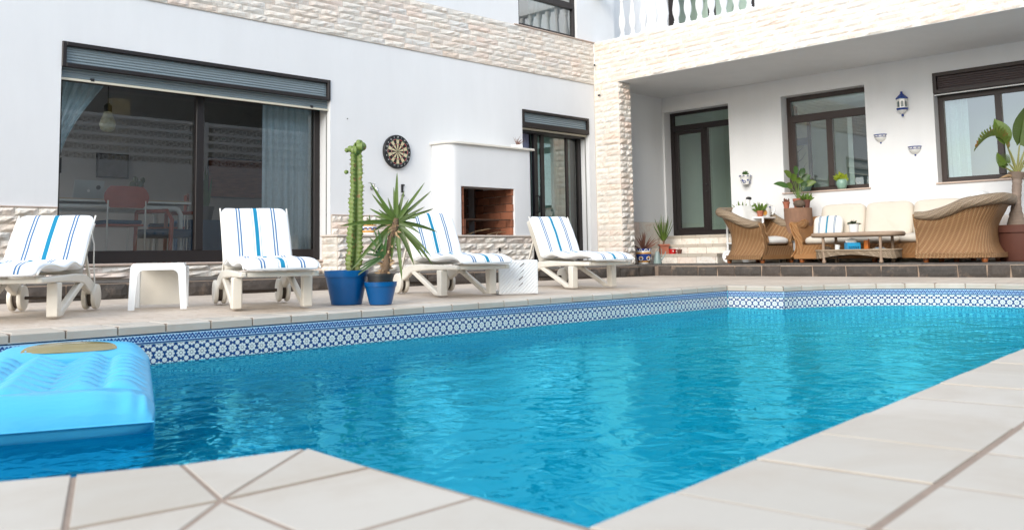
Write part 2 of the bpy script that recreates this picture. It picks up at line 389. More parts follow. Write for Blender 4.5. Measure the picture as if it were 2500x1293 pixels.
LEAF = m_leaf('yucca_leaf', (.055, .10, .016), (.105, .165, .028)); LEAF_D = m_leaf('dark_leaf', (.035, .085, .025), (.07, .15, .035)); LEAF_L = m_leaf('light_leaf', (.09, .17, .022), (.17, .25, .045)); LEAF_Y = m_leaf('yellow_leaf', (.38, .42, .03), (.24, .36, .04)); LEAF_T = m_leaf('torn_leaf', (.12, .19, .03), (.19, .26, .05), (.30, .13, .04)); LEAF_R = m_leaf('bronze_leaf', (.17, .06, .05), (.26, .14, .09)); LEAF_B = m_leaf('succulent_leaf', (.06, .085, .05), (.11, .12, .07))
def m_cactus():
    m, g = mk('cactus_skin'); u, v, _ = g.xyz(g.co('UV')); n = g.noise(g.co(), 14, 5, .65)
    col = g.mix(n, (.07, .12, .018, 1), (.185, .25, .05, 1)); low = g.ramp(v, [(.0, (1,1,1)), (.10, (0,0,0))])
    col = g.mix(g.m('MULTIPLY', low, g.ramp(n, [(.4,(0,0,0)),(.6,(1,1,1))])), col, (.26, .20, .13, 1))
    red = g.ramp(g.noise(g.co(), 22, 4), [(.60, (0,0,0)), (.68, (.7,.7,.7))]); col = g.mix(red, col, (.30, .15, .06, 1))
    return fin(m, g, col, .5, g.bump(n, .3, .006))
CACTUS = m_cactus()
TRUNK = simple('dry_trunk', (.15, .095, .055), .85, .4, 18, .8, 50, bd=.012); PALM_TRUNK = simple('palm_trunk', (.25, .19, .15), .8, .5, 7, .9, 40, stretch=(1, 1, 3), bd=.01); DRYLEAF = simple('dry_leaf', (.36, .24, .13), .8, .3, 20, rand=.3)
def m_lilo():
    m, g = mk('inflatable_blue'); n = g.noise(g.co(), 3, 3)
    col = g.mix(n, (.045, .40, .70, 1), (.08, .49, .77, 1))
    d = g.n('BsdfPrincipled', {'Base Color': col, 'Roughness': .36, 'Normal': g.bump(g.noise(g.mapv(g.co(), (1.0, 6, 1)), 9, 4, .6), .22, .012)}); t = g.n('BsdfTranslucent', {'Color': (.06, .55, .9, 1)})
    mx = g.n('MixShader', {0: .06, 1: d.outputs[0], 2: t.outputs[0]}); g.nt.links.new(mx.outputs[0], g.n('OutputMaterial').inputs[0]); return m
LILO = m_lilo()
LILO_WIN = simple('amber_vinyl_window', (.24, .20, .085), .10, .5, 4)
BRICK = simple('oven_brick', (.26, .095, .05), .85, .35, 9, .5, 70, rand=.35, bd=.006); BRICK_S = simple('sooty_brick', (.085, .036, .022), .9, .4, 7, .5, 70, rand=.4, bd=.006); SOOT = simple('soot', (.012, .011, .010), .95, .3); IRON = simple('rusty_iron', (.07, .035, .02), .6, .3, 30); BLACK = simple('black_plastic', (.014, .014, .016), .45, .1); CHROME = simple('chrome', (.6, .6, .6), .2, .05, Metallic=1.0)
WOODRED = simple('red_brown_wood', (.34, .06, .035), .35, .25, 9, stretch=(1, 1, 4)); TABLEWHITE = simple('white_laminate', (.72, .74, .70), .4, .05); METAL = simple('grey_tube_metal', (.5, .5, .48), .3, .08, Metallic=.8); ALU = simple('laptop_aluminium', (.40, .43, .42), .35, .04); LAMPW = simple('cream_enamel', (.62, .62, .46), .35, .05)
CERAM = simple('white_ceramic', (.76, .76, .74), .22, .05); CERAM_B = simple('blue_ceramic_paint', (.02, .05, .24), .25, .3, 20); CERAM_O = simple('ochre_ceramic_paint', (.55, .27, .05), .3, .15, 12); JADE = simple('jade_glaze', (.22, .36, .29), .3, .3, 14, .15, 60); RED = simple('red_enamel', (.45, .012, .012), .3, .1); PINK = simple('magenta_petal', (.60, .02, .12), .6, .2, 40); ORANGE = simple('orange_plastic', (.70, .20, .03), .4, .1); CYANB = simple('cyan_plastic', (.02, .33, .62), .35, .1); PAPER = simple('white_paper', (.78, .78, .76), .8, .05); BLUEFAB = simple('navy_cushion', (.01, .06, .13), .9, .2); GREYG = simple('grey_green_enamel', (.22, .29, .28), .4, .2); STUMP = simple('log_stump', (.25, .14, .09), .9, .3, 9, .8, 30, stretch=(2, 2, .6), bd=.015); ROCK = simple('pumice_rock', (.13, .095, .07), .95, .4, 18, .9, 40, bd=.02); HEDGE = simple('hedge_leaf', (.022, .035, .014), .8, .5, 9, rand=.3); ROPE = simple('white_cord', (.76, .74, .68), .8, .1); YELLOWW = simple('ochre_wall', (.42, .30, .09), .9, .1)

# ------------------------------------------------------------------ key planes (metres)
YW, XB, XR, ZT = 9.56, 11.69, 13.65, .18        # long wing wall, beam face, porch wall, terrace level
WATER_Z = -.228
def arc(cx, cy, r, a0, a1, n): return [(cx+r*math.cos(math.radians(a0+(a1-a0)*k/n)), cy+r*math.sin(math.radians(a0+(a1-a0)*k/n))) for k in range(n+1)]
CR, CL = (8.35, 3.1), (1.2, 3.1)
POOLPTS = [(.954, .814), (8.55, 1.393)] + arc(*CR, 1.48, -82.2, 82.2, 21) + [(8.55, 5.22), (.994, 5.22)] + arc(*CL, 1.56, 97.6, 262.4, 18)
POOLOUT = inset(POOLPTS, -.013); HOLE = inset(POOLPTS, -.14)

# ground to the horizon, with the pool cut out
gm = MB().poly([(-900,-900,-.06), (900,-900,-.06), (900,900,-.06), (-900,900,-.06)], [[(x, y, -.06) for x, y in HOLE]])
struct(gm.build('ground', simple('sandy_ground', (.36, .29, .22), .9, .2, .4)))

# pool shell
ps = MB(); n = len(POOLOUT)
FLZ = lambda x: -.95-2.05*max(0, min(1, (8.6-x)/7.6))**1.15            # shallow end by the terrace, deep end opposite
for k in range(n):
    a, b = POOLOUT[k], POOLOUT[(k+1) % n]
    ps.face([(a[0], a[1], -.052), (a[0], a[1], -3.2), (b[0], b[1], -3.2), (b[0], b[1], -.052)])
ps.grid(lambda u, v: (-.8+u*11, .3+v*5.4, FLZ(-.8+u*11)), 22, 1)
pool = struct(ps.build('pool', POOL))
# the body of water: a closed volume whose sides and base lie outside the shell
wb_ = inset(POOLPTS, -.06)
wm = MB().poly([(x, y, WATER_Z) for x, y in wb_]); nt_ = len(wm.f); wm.poly([(x, y, -3.4) for x, y in wb_]); wm.f[nt_:] = [tuple(reversed(f)) for f in wm.f[nt_:]]
for k in range(len(wb_)):
    a, b = wb_[k], wb_[(k+1) % len(wb_)]; wm.face([(*a, -3.4), (*b, -3.4), (*b, WATER_Z), (*a, WATER_Z)])
struct(wm.build('pool_water', WATER))

# printed wall tiles, one object each
def tile_mesh(name, L, H, mat, usc=1):
    b = MB(); e = .0012
    b.face([(-L/2+e, 0, -H+e), (L/2-e, 0, -H+e), (L/2-e, 0, -e), (-L/2+e, 0, -e)], [(0,0), (usc,0), (usc,1), (0,1)])
    b.box(-L/2+e, .0004, -H+e, L/2-e, .009, -e)
    return b.mesh(name)
bord = tile_mesh('border_tile', 1, .062, BORDER); bord.materials.append(BORDER)
star = tile_mesh('star_tile', 1, .20, STAR); star.materials.append(STAR)
def walltiles(p, q, cnt):
    p, q = Vector(p), Vector(q); d = (q-p)/cnt; nrm = Vector((-d.y, d.x)).normalized()     # interior is on the left of travel
    th = math.atan2(nrm.x, -nrm.y)
    for k in range(cnt):
        c = p+d*(k+.5) - nrm*.003
        obj('border_tile', bord, None, pool, (c.x, c.y, -.052), (0, 0, th), (d.length, 1, 1))
        obj('star_tile', star, None, pool, (c.x, c.y, -.1145), (0, 0, th), (d.length, 1, 1))
walltiles((8.55, 5.22), (.994, 5.22), 38); walltiles((8.55, 4.566), (8.55, 5.22), 3)
ra = arc(*CR, 1.48, -82.2, 82.2, 21)
for k in range(21): walltiles(ra[k], ra[k+1], 1)
walltiles((.994, 5.22), (.994, 4.646), 3)

# coping tiles
def ctile(parent, pts, z=0, th=.052, gap=.005, ch=.0008, name='coping_tile'):
    a = sum(pts[k][0]*pts[(k+1) % len(pts)][1]-pts[(k+1) % len(pts)][0]*pts[k][1] for k in range(len(pts)))
    if a < 0: pts = pts[::-1]
    zz = z + RD.uniform(-.0012, .0012)
    b = MB().prism(inset(pts, gap), zz-th, zz, ch)
    return b.build(name, TILE, parent)
bd_ = MB(); B0, B1 = inset(POOLPTS, -.014), inset(POOLPTS, -.27)
for k in range(len(B0)):
    a, c, a1, c1 = B0[k], B0[(k+1) % len(B0)], B1[k], B1[(k+1) % len(B0)]
    if min(a[1], c[1]) < 1.5 or max(a[0], c[0]) < 1.2: continue
    bd_.face([(*a, -.004), (*c, -.004), (*c1, -.004), (*a1, -.004)]); bd_.face([(*a, -.051), (*c, -.051), (*c, -.004), (*a, -.004)])
bd_.build('coping_bed', GROUT, pool)
N = 27; L0 = (8.55-.994)/N
for k in range(N):
    x0 = .994+k*L0; ctile(pool, [(x0, 5.22), (x0+L0, 5.22), (x0+L0+(.28 if k == N-1 else 0), 5.5), (x0, 5.5)], ch=.011)
for y0, y1, o0, o1 in ((5.0, 5.22, 5.0, 5.5), (4.78, 5.0, 4.80, 5.0), (4.566, 4.78, 4.80, 4.80)): ctile(pool, [(8.55, y0), (8.83, o0), (8.83, o1), (8.55, y1)] if o0 != o1 else [(8.55, y0), (8.83, o0), (8.55, y1)], ch=.011)
ai, ao = arc(*CR, 1.48, 82.2, -82.2, 15), arc(*CR, 1.76, 82.2, -82.2, 15); ao[0] = (8.83, 4.80)
ctile(pool, [(8.55, 1.634), (8.55, 1.400), (8.589, 1.356)])
for k in range(15): ctile(pool, [ai[k], ao[k], ao[k+1], ai[k+1]], ch=.011)

# near deck: grouted bed with big pale tiles
D = Vector((1, .0763)).normalized(); Nn = Vector((D.y, -D.x)); P0 = Vector((.954, .814))
def nd_(u, v): p = P0 + D*u + Nn*v; return (p.x, p.y)
nb = MB().poly([(-4, -2.2, -.0016), (14, -2.2, -.0016), (14, 1.0, -.0016), (8.55+1.9, 1.0, -.0016)] + [(x, y, -.0016) for x, y in [(8.62, 1.40)]] + [(.96, .80, -.0016), (.985, 1.54, -.0016)] + [(x, y, -.0016) for x, y in arc(*CL, 1.565, 260, 150, 12)] + [(-4, 3.9, -.0016)])
deck_near = struct(nb.build('pool_surround', GROUT))
us = [-.335, -.055] + [.226+.2815*k for k in range(29)]
vs = [.0, .305, .592, .874, 1.156, 1.438, 1.72]
for j in range(len(vs)-1):
    for i in range(len(us)-1):
        if j == 0 and i == 0: continue
        u0, u1 = us[i], us[i+1]
        if j == 0 and i == 1: u0 = 0
        g0 = .002 if j == 1 else 0
        ctile(deck_near, [nd_(u0, vs[j]+g0), nd_(u0, vs[j+1]-(.0 if j else .002)), nd_(u1, vs[j+1]-(.0 if j else .002)), nd_(u1, vs[j]+g0)], name='deck_tile' if j else 'coping_tile')
QA = [(.994,1.554), (.975,1.319), (.964,1.039), (.954,.814)]
for pts in ([(.766,1.603), (.994,1.548), (.695,1.318)], [(.605,1.669), (.766,1.603), (.695,1.318), (.476,1.34)], [(.42,1.755), (.605,1.669), (.476,1.34), (.22,1.47)], [(.26,1.86), (.42,1.755), (.22,1.47), (.0,1.66)],
            [(.994,1.548), (.975,1.319), (.695,1.318)], [(.975,1.319), (.964,1.039), (.683,1.030), (.695,1.318)], [(.964,1.039), (.954,.814), (.90,.505), (.672,.49), (.683,1.030)],
            [(.695,1.318), (.683,1.06), (.45,.86), (.41,1.06)], [(.695,1.318), (.41,1.06), (.28,1.20), (.476,1.34)], [(.476,1.34), (.28,1.20), (.02,1.28), (.22,1.47)], [(.41,1.06), (.45,.86), (.2,.75), (.05,1.0), (.28,1.2)], [(.683,1.06), (.672,.49), (.40,.48), (.45,.86)]):
    ctile(deck_near, pts, name='deck_tile')

# far deck, rising slightly to the kerb
KA, KB, KC = (-8.0, 9.06), (11.0, 7.86), (11.0, -6.0)
fd = MB().poly([(-8, 5.5, -.003), (8.83, 5.5, -.003), (8.83, 4.80, -.003)] + [(x, y, -.003) for x, y in arc(*CR, 1.76, 70, -82.2, 14)] + [(8.6, 1.0, -.003), (8.7, -6, 0), (11.05, -6, .03), (11.05, 7.95, .03), (-8, 9.15, .03)])
struct(fd.build('pool_deck', DECK))
struct(MB().box(-9, -14, -.058, -8, 30, .0).build('boundary_kerb', GROUT))

# terrace platform with basalt kerb stones
tb = MB().prism([KC, (XR+.2, -6), (XR+.2, YW+.02), (-8, YW+.02), (KA[0], KA[1]), KB][::-1] if False else [(-8, YW+.02), KA, KB, KC, (XR+.2, -6), (XR+.2, YW+.02)], -.05, ZT-.003)
terrace = struct(tb.build('terrace', TERRACE))
mb = MB().prism([(-8, 9.05), (-8, 9.035), (10.985, 7.835), (10.985, -6), (11.0, -6), (11.002, 7.85)], -.04, ZT-.012)
mb.build('kerb_mortar', KERB_MORTAR, terrace)
def kerbstones(p, q):
    p, q = Vector(p), Vector(q); d = (q-p).normalized(); nrm = Vector((d.y, -d.x)); L = (q-p).length; u = 0
    th = math.atan2(nrm.x, -nrm.y)
    while u < L-.1:
        l = min(RD.choice((.24, .31, .36, .4, .44, .28)), L-u); b = MB(); nz = 3; nx = 4; sd = RD.random()*50
        h0, h1 = .018, ZT-.014-RD.uniform(0, .012); e = .007
        def fn(a, c):
            x = e+a*(l-2*e); z = h0+c*(h1-h0); ed = min(a, 1-a, c, 1-c)
            jit = noise.noise((x*7+sd, z*9, sd))*.012
            return (x + (.006*math.sin(sd+c*3) if a in (0, 1) else 0), -.022-(.006 if ed > 0 else -.008)+jit, z)
        b.grid(fn, nx, nz); i0 = len(b.v)
        b.grid(lambda a, c: (e+a*(l-2*e), -.004+c*.004 - (1-c)*.008, h1), nx, 1)
        b.box(e+.004, -.006, h0, l-e-.004, .0, h1-.004)
        c0 = p+d*u
        b.build('kerb_stone', BASALT, terrace, None, (c0.x, c0.y, 0)).rotation_euler = (0, 0, th)
        u += l
kerbstones((1.2, 8.452), (10.98, 7.835)); kerbstones((10.985, 7.84), (10.985, 1.6))
# flat coping slabs along the terrace edge
u = 1.3
while u < 10.9:
    l = RD.uniform(.5, .9); x1 = min(u+l, 10.97); f = lambda x: 8.47-(x-1.2)*.0631
    b = MB().prism(inset([(u, f(u)-.0), (x1, f(x1)-.0), (x1, f(x1)+.42), (u, f(u)+.42)], .006), ZT-.012, ZT+RD.uniform(.0005, .004), .003); b.build('terrace_slab', TERRACE, terrace); u += l
v = 7.9
while v > 1.5:
    l = RD.uniform(.5, .9); b = MB().prism(inset([(10.99, v-l), (11.42, v-l), (11.42, v), (10.99, v)], .006), ZT-.012, ZT+RD.uniform(.0005, .004), .003); b.build('terrace_slab', TERRACE, terrace); v -= l

# ------------------------------------------------------------------ walls with openings
def wall(u0, u1, z0, z1, ops, th, fn):
    b = MB(); us_ = sorted({u0, u1, *[o[0] for o in ops], *[o[1] for o in ops]}); us_ = [u for u in us_ if u0 <= u <= u1]
    for a, c in zip(us_, us_[1:]):
        m = (a+c)/2; cuts = sorted([(o[2], o[3]) for o in ops if o[0] < m < o[1]]); z = z0
        for lo, hi in cuts:
            if lo > z: fn(b, a, c, z, lo, th)
            z = hi
        if z < z1: fn(b, a, c, z, z1, th)
    return b
fY = lambda y: (lambda b, a, c, lo, hi, th: b.box(a, y, lo, c, y+th, hi))
fX = lambda x: (lambda b, a, c, lo, hi, th: b.box(x, a, lo, x+th, c, hi))

SV = []
for k in range(10):
    sd = k*17.3; b = MB(); rr = random.Random(k)
    def fn(a, c, sd=sd, rr=rr):
        ed = min(a, 1-a, c, 1-c)
        return (a, -.004 if ed < .01 else -(.010+.022*rr.random()+.006*noise.noise((a*4, c*2, sd))), c)
    b.grid(fn, 5, 3); b.face([(0,-.004,1),(1,-.004,1),(1,.006,1),(0,.006,1)]); b.face([(0,.006,0),(1,.006,0),(1,-.004,0),(0,-.004,0)])
    b.face([(0,.006,0),(0,-.004,0),(0,-.004,1),(0,.006,1)]); b.face([(1,-.004,0),(1,.006,0),(1,.006,1),(1,-.004,1)])
    me = b.mesh('stone'); me.materials.append(STONE); SV.append(me)
def stones(parent, axis, plane, u0, u1, z0, z1, rh, lr=(.2, .42), deep=1.0, mats=None):
    """courses of split stone on a wall: axis 'y' faces -Y at Y=plane, axis 'x' faces -X at X=plane"""
    rows = max(1, round((z1-z0)/rh)); h = (z1-z0)/rows
    for r in range(rows):
        u = u0 - (RD.uniform(0, .18) if u1-u0 > .7 else 0); z = z0+r*h
        while u < u1-.001:
            l = RD.uniform(*lr); a, c = max(u, u0), min(u+l, u1)
            if u1-c < .07: c = u1
            u = c if c == u1 else u+l
            if c-a < .02: continue
            g_ = .0022; s = ((c-a)-2*g_, RD.uniform(.8, 1.35)*deep, h-2*g_)
            if axis == 'y': obj('stone', RD.choice(SV), None, parent, (a+g_, plane, z+g_), None, s)
            else: obj('stone', RD.choice(SV), None, parent, (plane, c-g_, z+g_), (0, 0, -PI/2), s)

def slats(b, u0, u1, z0, z1, y, n, axis='y', dep=.008):
    k = n*4
    def fn(a, c):
        ph = (c*n) % 1.0; d = y - dep*math.sin(min(1, ph*1.15)*PI) if c < 1 else y
        return (u0+a*(u1-u0), d, z0+c*(z1-z0)) if axis == 'y' else (d, u1+a*(u0-u1), z0+c*(z1-z0))
    b.grid(fn, 1, k); return b
def rect_frame(b, u0, u1, z0, z1, t, d0, d1, axis='y', tb=None, tt=None):
    tb = t if tb is None else tb; tt = t if tt is None else tt
    for a, c, lo, hi in ((u0, u0+t, z0, z1), (u1-t, u1, z0, z1), (u0+t, u1-t, z0, z0+tb), (u0+t, u1-t, z1-tt, z1)):
        if axis == 'y': b.box(a, d0, lo, c, d1, hi)
        else: b.box(d0, a, lo, d1, c, hi)
    return b
def pane(parent, u0, u1, z0, z1, d, mat, axis='y'):
    b = MB()
    b.face([(u0, d, z0), (u1, d, z0), (u1, d, z1), (u0, d, z1)] if axis == 'y' else [(d, u1, z0), (d, u0, z0), (d, u0, z1), (d, u1, z1)])
    return b.build('pane', mat, parent)
def room(name_parent, x0, y0, z0, x1, y1, z1, mat, skip, sky=None):
    b = MB(); F = {'x0': [(x0,y0,z0),(x0,y1,z0),(x0,y1,z1),(x0,y0,z1)], 'x1': [(x1,y1,z0),(x1,y0,z0),(x1,y0,z1),(x1,y1,z1)], 'y0': [(x1,y0,z0),(x0,y0,z0),(x0,y0,z1),(x1,y0,z1)], 'y1': [(x0,y1,z0),(x1,y1,z0),(x1,y1,z1),(x0,y1,z1)], 'z1': [(x0,y0,z1),(x0,y1,z1),(x1,y1,z1),(x1,y0,z1)], 'z0': [(x0,y0,z0),(x1,y0,z0),(x1,y1,z0),(x0,y1,z0)]}
    for k, q in F.items():
        if k == 'z1' and sky:                                       # unseen ceiling opening, added to brighten the room
            a0, a1, c0, c1 = sky
            for (p0, q0, p1, q1) in ((x0, y0, a0, y1), (a1, y0, x1, y1), (a0, y0, a1, c0), (a0, c1, a1, y1)): b.face([(p0,q0,z1), (p0,q1,z1), (p1,q1,z1), (p1,q0,z1)])
            continue
        if k not in skip: b.face(q)
    return b.build('room_lining', mat, name_parent)

# ------------------------------------------------------------------ long wing of the house
house = thing('house', 'long white house wing with stone band, wide sliding window and barbecue wall', 'house')
OPS = [(3.245, 6.46, .33, 2.60), (8.34, 9.39, .645, 1.45), (9.95, 11.54, .20, 2.595)]
wall(1.2, XR+.3, -.05, 3.2, OPS, .3, fY(YW)).build('wall', PLASTER, house)
uw = wall(1.2, 12.3, 3.2, 6.3, [(9.91, 11.30, 3.90, 5.4)], .3, fY(YW)); uw.box(12.3, 9.90, 3.3, XR+.3, 10.2, 6.3); uw.box(12.0, YW+.3, 3.3, 12.3, 10.2, 6.3); uw.build('upper_wall', PLASTER, house)
wall(YW+.301, 14.0, -.05, 6.3, [(10.4, 12.8, 1.0, 2.5)], .3, fX(1.2)).build('end_wall', PLASTER, house)  # unseen opening added in this wall to let daylight into the big room
bandm = MB().box(1.2, YW-.012, 3.183, XB+.03, YW-.001, 3.892).build('stone_band', MORTAR, house)
stones(bandm, 'y', YW-.012, 2.6, XB+.02, 3.185, 3.89, .0784, (.22, .46), .5)
MB().box(9.80, YW-.035, 3.892, 12.2, YW+.02, 3.905).build('band_ledge', SILL, house)
for a_, c_, z_, d_ in ((1.2, 3.24, .905, .012), (6.47, 8.12, .895, .012), (3.2, 6.5, .318, .03), (9.8, 9.945, .62, .012)): MB().box(a_, YW-d_, ZT, c_, YW-.001, z_).build('skirting_backing', MORTAR, house)
sk = MB().box(2.0, YW-.0115, ZT, 3.2, YW-.0105, .9).build('skirting', MORTAR, house)
stones(sk, 'y', YW-.012, 2.0, 3.24, ZT+.01, .9, .08, (.14, .3)); stones(sk, 'y', YW-.012, 6.475, 8.12, .65, .893, .08, (.16, .34)); stones(sk, 'y', YW-.03, 3.25, 6.47, ZT+.005, .315, .068, (.3, .6))
for a, c in ((1.2, 3.238), (6.475, 8.12)): MB().box(a, YW-.024, .905 if a < 2 else .8955, c, YW-.001, .915 if a < 2 else .9055).build('skirting_cap', SILL, house)

# big sliding window
w1 = MB(); rect_frame(w1, 3.25, 6.455, .348, 2.30, .085, 9.785, 9.85, tb=.13, tt=.06); w1.box(4.795, 9.775, .478, 4.89, 9.84, 2.24)
w1 = w1.build('window', FRAME, house, bevel=.004, seg=1)
pane(w1, 3.335, 4.795, .478, 2.24, 9.825, GLASS); pane(w1, 4.89, 6.37, .478, 2.24, 9.81, GLASS)
rect_frame(MB(), 3.247, 6.458, 2.338, 2.598, .042, 9.545, 9.60).build('shutter_box', FRAME, w1, bevel=.004, seg=1)
slats(MB(), 3.289, 6.416, 2.38, 2.556, 9.59, 6).build('shutter_panel', SLAT, w1)
slats(MB(), 3.25, 6.455, 2.236, 2.40, 9.625, 5).build('shutter_slats', SLAT, w1)
MB().box(3.25, 9.60, 2.214, 6.455, 9.632, 2.236).build('shutter_end_bar', CREAM, w1)
for x in (3.55, 6.2): MB().box(x, 9.598, 2.226, x+.035, 9.62, 2.258).build('shutter_stop', BLACK, w1)
MB().box(3.22, YW-.06, .318, 6.50, 9.784, .343).build('sill', SILL, w1, bevel=.006)
MB().box(6.4535, 9.63, .345, 6.4595, 9.648, 2.214).build('shutter_guide', METAL, w1)
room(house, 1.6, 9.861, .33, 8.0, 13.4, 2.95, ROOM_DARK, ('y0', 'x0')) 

# narrow sliding door beside the column
d2 = MB(); rect_frame(d2, 9.955, 11.535, .205, 2.33, .07, 9.735, 9.80, tb=.07, tt=.07)
for a, c in ((10.38, 10.465), (10.56, 10.64), (11.17, 11.22)): d2.box(a, 9.725 if a < 10.5 else 9.745, .275, c, 9.785, 2.26)
d2 = d2.build('door', FRAME, house, bevel=.003, seg=1)
pane(d2, 10.465, 10.56, .275, 2.26, 9.76, GLASS); pane(d2, 10.64, 11.17, .275, 2.26, 9.765, GLASS_G); pane(d2, 11.22, 11.465, .275, 2.26, 9.77, GLASS)
rect_frame(MB(), 9.952, 11.538, 2.325, 2.593, .04, 9.545, 9.60, tb=.075).build('shutter_box', FRAME, d2)
slats(MB(), 9.99, 11.5, 2.4, 2.555, 9.59, 5).build('shutter_panel', SLAT, d2)
MB().box(9.955, 9.60, 2.293, 11.535, 9.632, 2.318).build('shutter_end_bar', CREAM, d2)
MB().box(9.955, 9.64, 2.26, 11.535, 9.70, 2.40).build('shutter_roll', BLACK, d2)
hd = MB().tube([(10.43, 9.715, 1.02), (10.43, 9.67, 1.03), (10.43, 9.66, 1.18), (10.43, 9.67, 1.27), (10.43, 9.715, 1.28)], .012, 6); hd.build('handle', BLACK, d2, 60)
MB().box(11.531, 9.63, .21, 11.5385, 9.648, 2.29).build('shutter_guide', METAL, d2)
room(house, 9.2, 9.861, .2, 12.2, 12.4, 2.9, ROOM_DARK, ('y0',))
# upstairs window over the band
uwn = MB(); rect_frame(uwn, 9.915, 11.295, 3.905, 5.39, .055, 9.60, 9.66); uwn.box(9.97, 9.585, 4.40, 11.24, 9.66, 4.50)
uwn = uwn.build('upper_window', FRAME, house, bevel=.004, seg=1)
pane(uwn, 9.97, 11.24, 3.96, 4.40, 9.635, GLASS_SKY); pane(uwn, 9.97, 11.24, 4.50, 5.33, 9.635, GLASS_SKY)
room(house, 9.4, 9.861, 3.6, 11.9, 12, 5.6, PLASTER_IN, ('y0',))
# roof slab
MB().box(1.1, YW-.1, 6.3, XR+.3, 11.0, 6.5).build('roof', PLASTER, house)

# ------------------------------------------------------------------ porch wing
porch = thing('porch_wing', 'white porch wing with stone-clad beam and column carrying a balustraded balcony', 'house', (0,0,0))
POPS = [(8.187, 9.526, .655, 2.90), (5.797, 7.20, 1.296, 2.885), (2.6, 4.786, 1.30, 2.903)]
wall(1.4, YW-.001, -.05, 3.2, POPS, .3, fX(XR)).build('wall', PLASTER, porch)
wall(1.4, 9.9, 3.3, 6.3, [(7.6, 9.42, 3.62, 5.8)], .3, fX(XR)).build('upper_wall', PLASTER, porch)
MB().box(XB+.26, 1.4, 3.168, XR-.002, YW-.002, 3.5).build('soffit', PLASTER, porch)
beam = MB().box(XB+.012, 1.4, 3.168, XB+.26, YW-.002, 3.895).build('beam', PLASTER, porch)
stones(beam, 'x', XB+.012, 2.2, YW-.03, 3.17, 3.89, .08, (.26, .56), .55)
colm = MB().box(XB+.012, 9.045, ZT-.01, 12.01, YW-.002, 3.167).build('column', MORTAR, porch)
stones(colm, 'x', XB+.012, 9.035, YW-.014, ZT, 3.166, .094, (.2, .4), .6); stones(colm, 'y', 9.045, XB+.008, 12.02, ZT, 3.166, .094, (.12, .24))
# balustrade
rail = MB().box(XB+.04, 1.4, 4.70, XB+.26, YW-.05, 4.80).build('handrail', PLASTER, porch, bevel=.01)
prof = [(.052,0),(.052,.05),(.034,.06),(.042,.085),(.03,.10),(.034,.13),(.056,.20),(.062,.26),(.056,.32),(.036,.44),(.027,.55),(.025,.62),(.037,.635),(.037,.655),(.027,.67),(.040,.70),(.05,.72),(.05,.805)]
bme = MB().lathe(prof, 16).mesh('baluster', 50); bme.materials.append(PLASTER)
y = 9.02
while y > 2.4: obj('baluster', bme, None, rail, (XB+.14, y, 3.895)); y -= .213
# balcony door upstairs
bd = MB(); rect_frame(bd, 7.62, 9.40, 3.63, 5.78, .10, XR+.08, XR+.14, 'x'); bd.box(XR+.07, 8.44, 3.73, XR+.14, 8.56, 5.68)
bd = bd.build('balcony_door', FRAME, porch); pane(bd, 7.72, 8.44, 3.73, 5.68, XR+.11, GLASS_G, 'x'); pane(bd, 8.56, 9.30, 3.73, 5.68, XR+.115, GLASS_G, 'x')
room(porch, XR+.301, 7, 3.5, 14.9, 9.8, 6, PLASTER_IN, ('x0',))
# porch door
pd = MB(); rect_frame(pd, 8.19, 9.523, .665, 2.897, .075, 13.84, 13.90, 'x', tb=.085, tt=.05); pd.box(13.83, 8.265, 2.56, 13.90, 9.448, 2.66)
for a, c, o in ((8.80, 8.87, .0), (8.72, 8.80, .012)): pd.box(13.83-o, a, .75, 13.885-o, c, 2.55)
pd.box(13.832, 9.36, .75, 13.885, 9.433, 2.55); pd.box(13.834, 8.87, 2.49, 13.884, 9.36, 2.55); pd.box(13.834, 8.87, .75, 13.884, 9.36, .80)
pd = pd.build('door', FRAME, porch, bevel=.003, seg=1)
pane(pd, 8.87, 9.36, .80, 2.49, 13.865, GLASS_G, 'x'); pane(pd, 8.28, 8.72, .75, 2.55, 13.875, GLASS_G, 'x'); pane(pd, 8.28, 9.433, 2.66, 2.837, 13.87, GLASS_G, 'x')
for z in (1.42, 1.55): MB().tube([(13.82, 8.77, z), (13.80, 8.77, z), (13.79, 8.74, z)], .014, 6).build('handle', BLACK, pd)
# middle window
w2 = MB(); rect_frame(w2, 5.80, 7.197, 1.30, 2.882, .07, 13.84, 13.90, 'x'); w2.box(13.83, 5.87, 2.45, 13.90, 7.127, 2.57); w2.box(13.82, 6.42, 1.37, 13.89, 6.52, 2.45); w2.box(13.835, 7.06, 1.37, 13.885, 7.127, 2.45)
w2 = w2.build('window', FRAME_R, porch, bevel=.003, seg=1)
pane(w2, 5.87, 6.42, 1.37, 2.45, 13.865, GLASS_G, 'x'); pane(w2, 6.52, 7.06, 1.37, 2.45, 13.86, GLASS_G, 'x'); pane(w2, 5.87, 7.127, 2.57, 2.81, 13.87, GLASS_G, 'x')
MB().box(XR-.03, 5.77, 1.277, 13.84, 7.23, 1.299).build('sill', SILL, w2, bevel=.004)
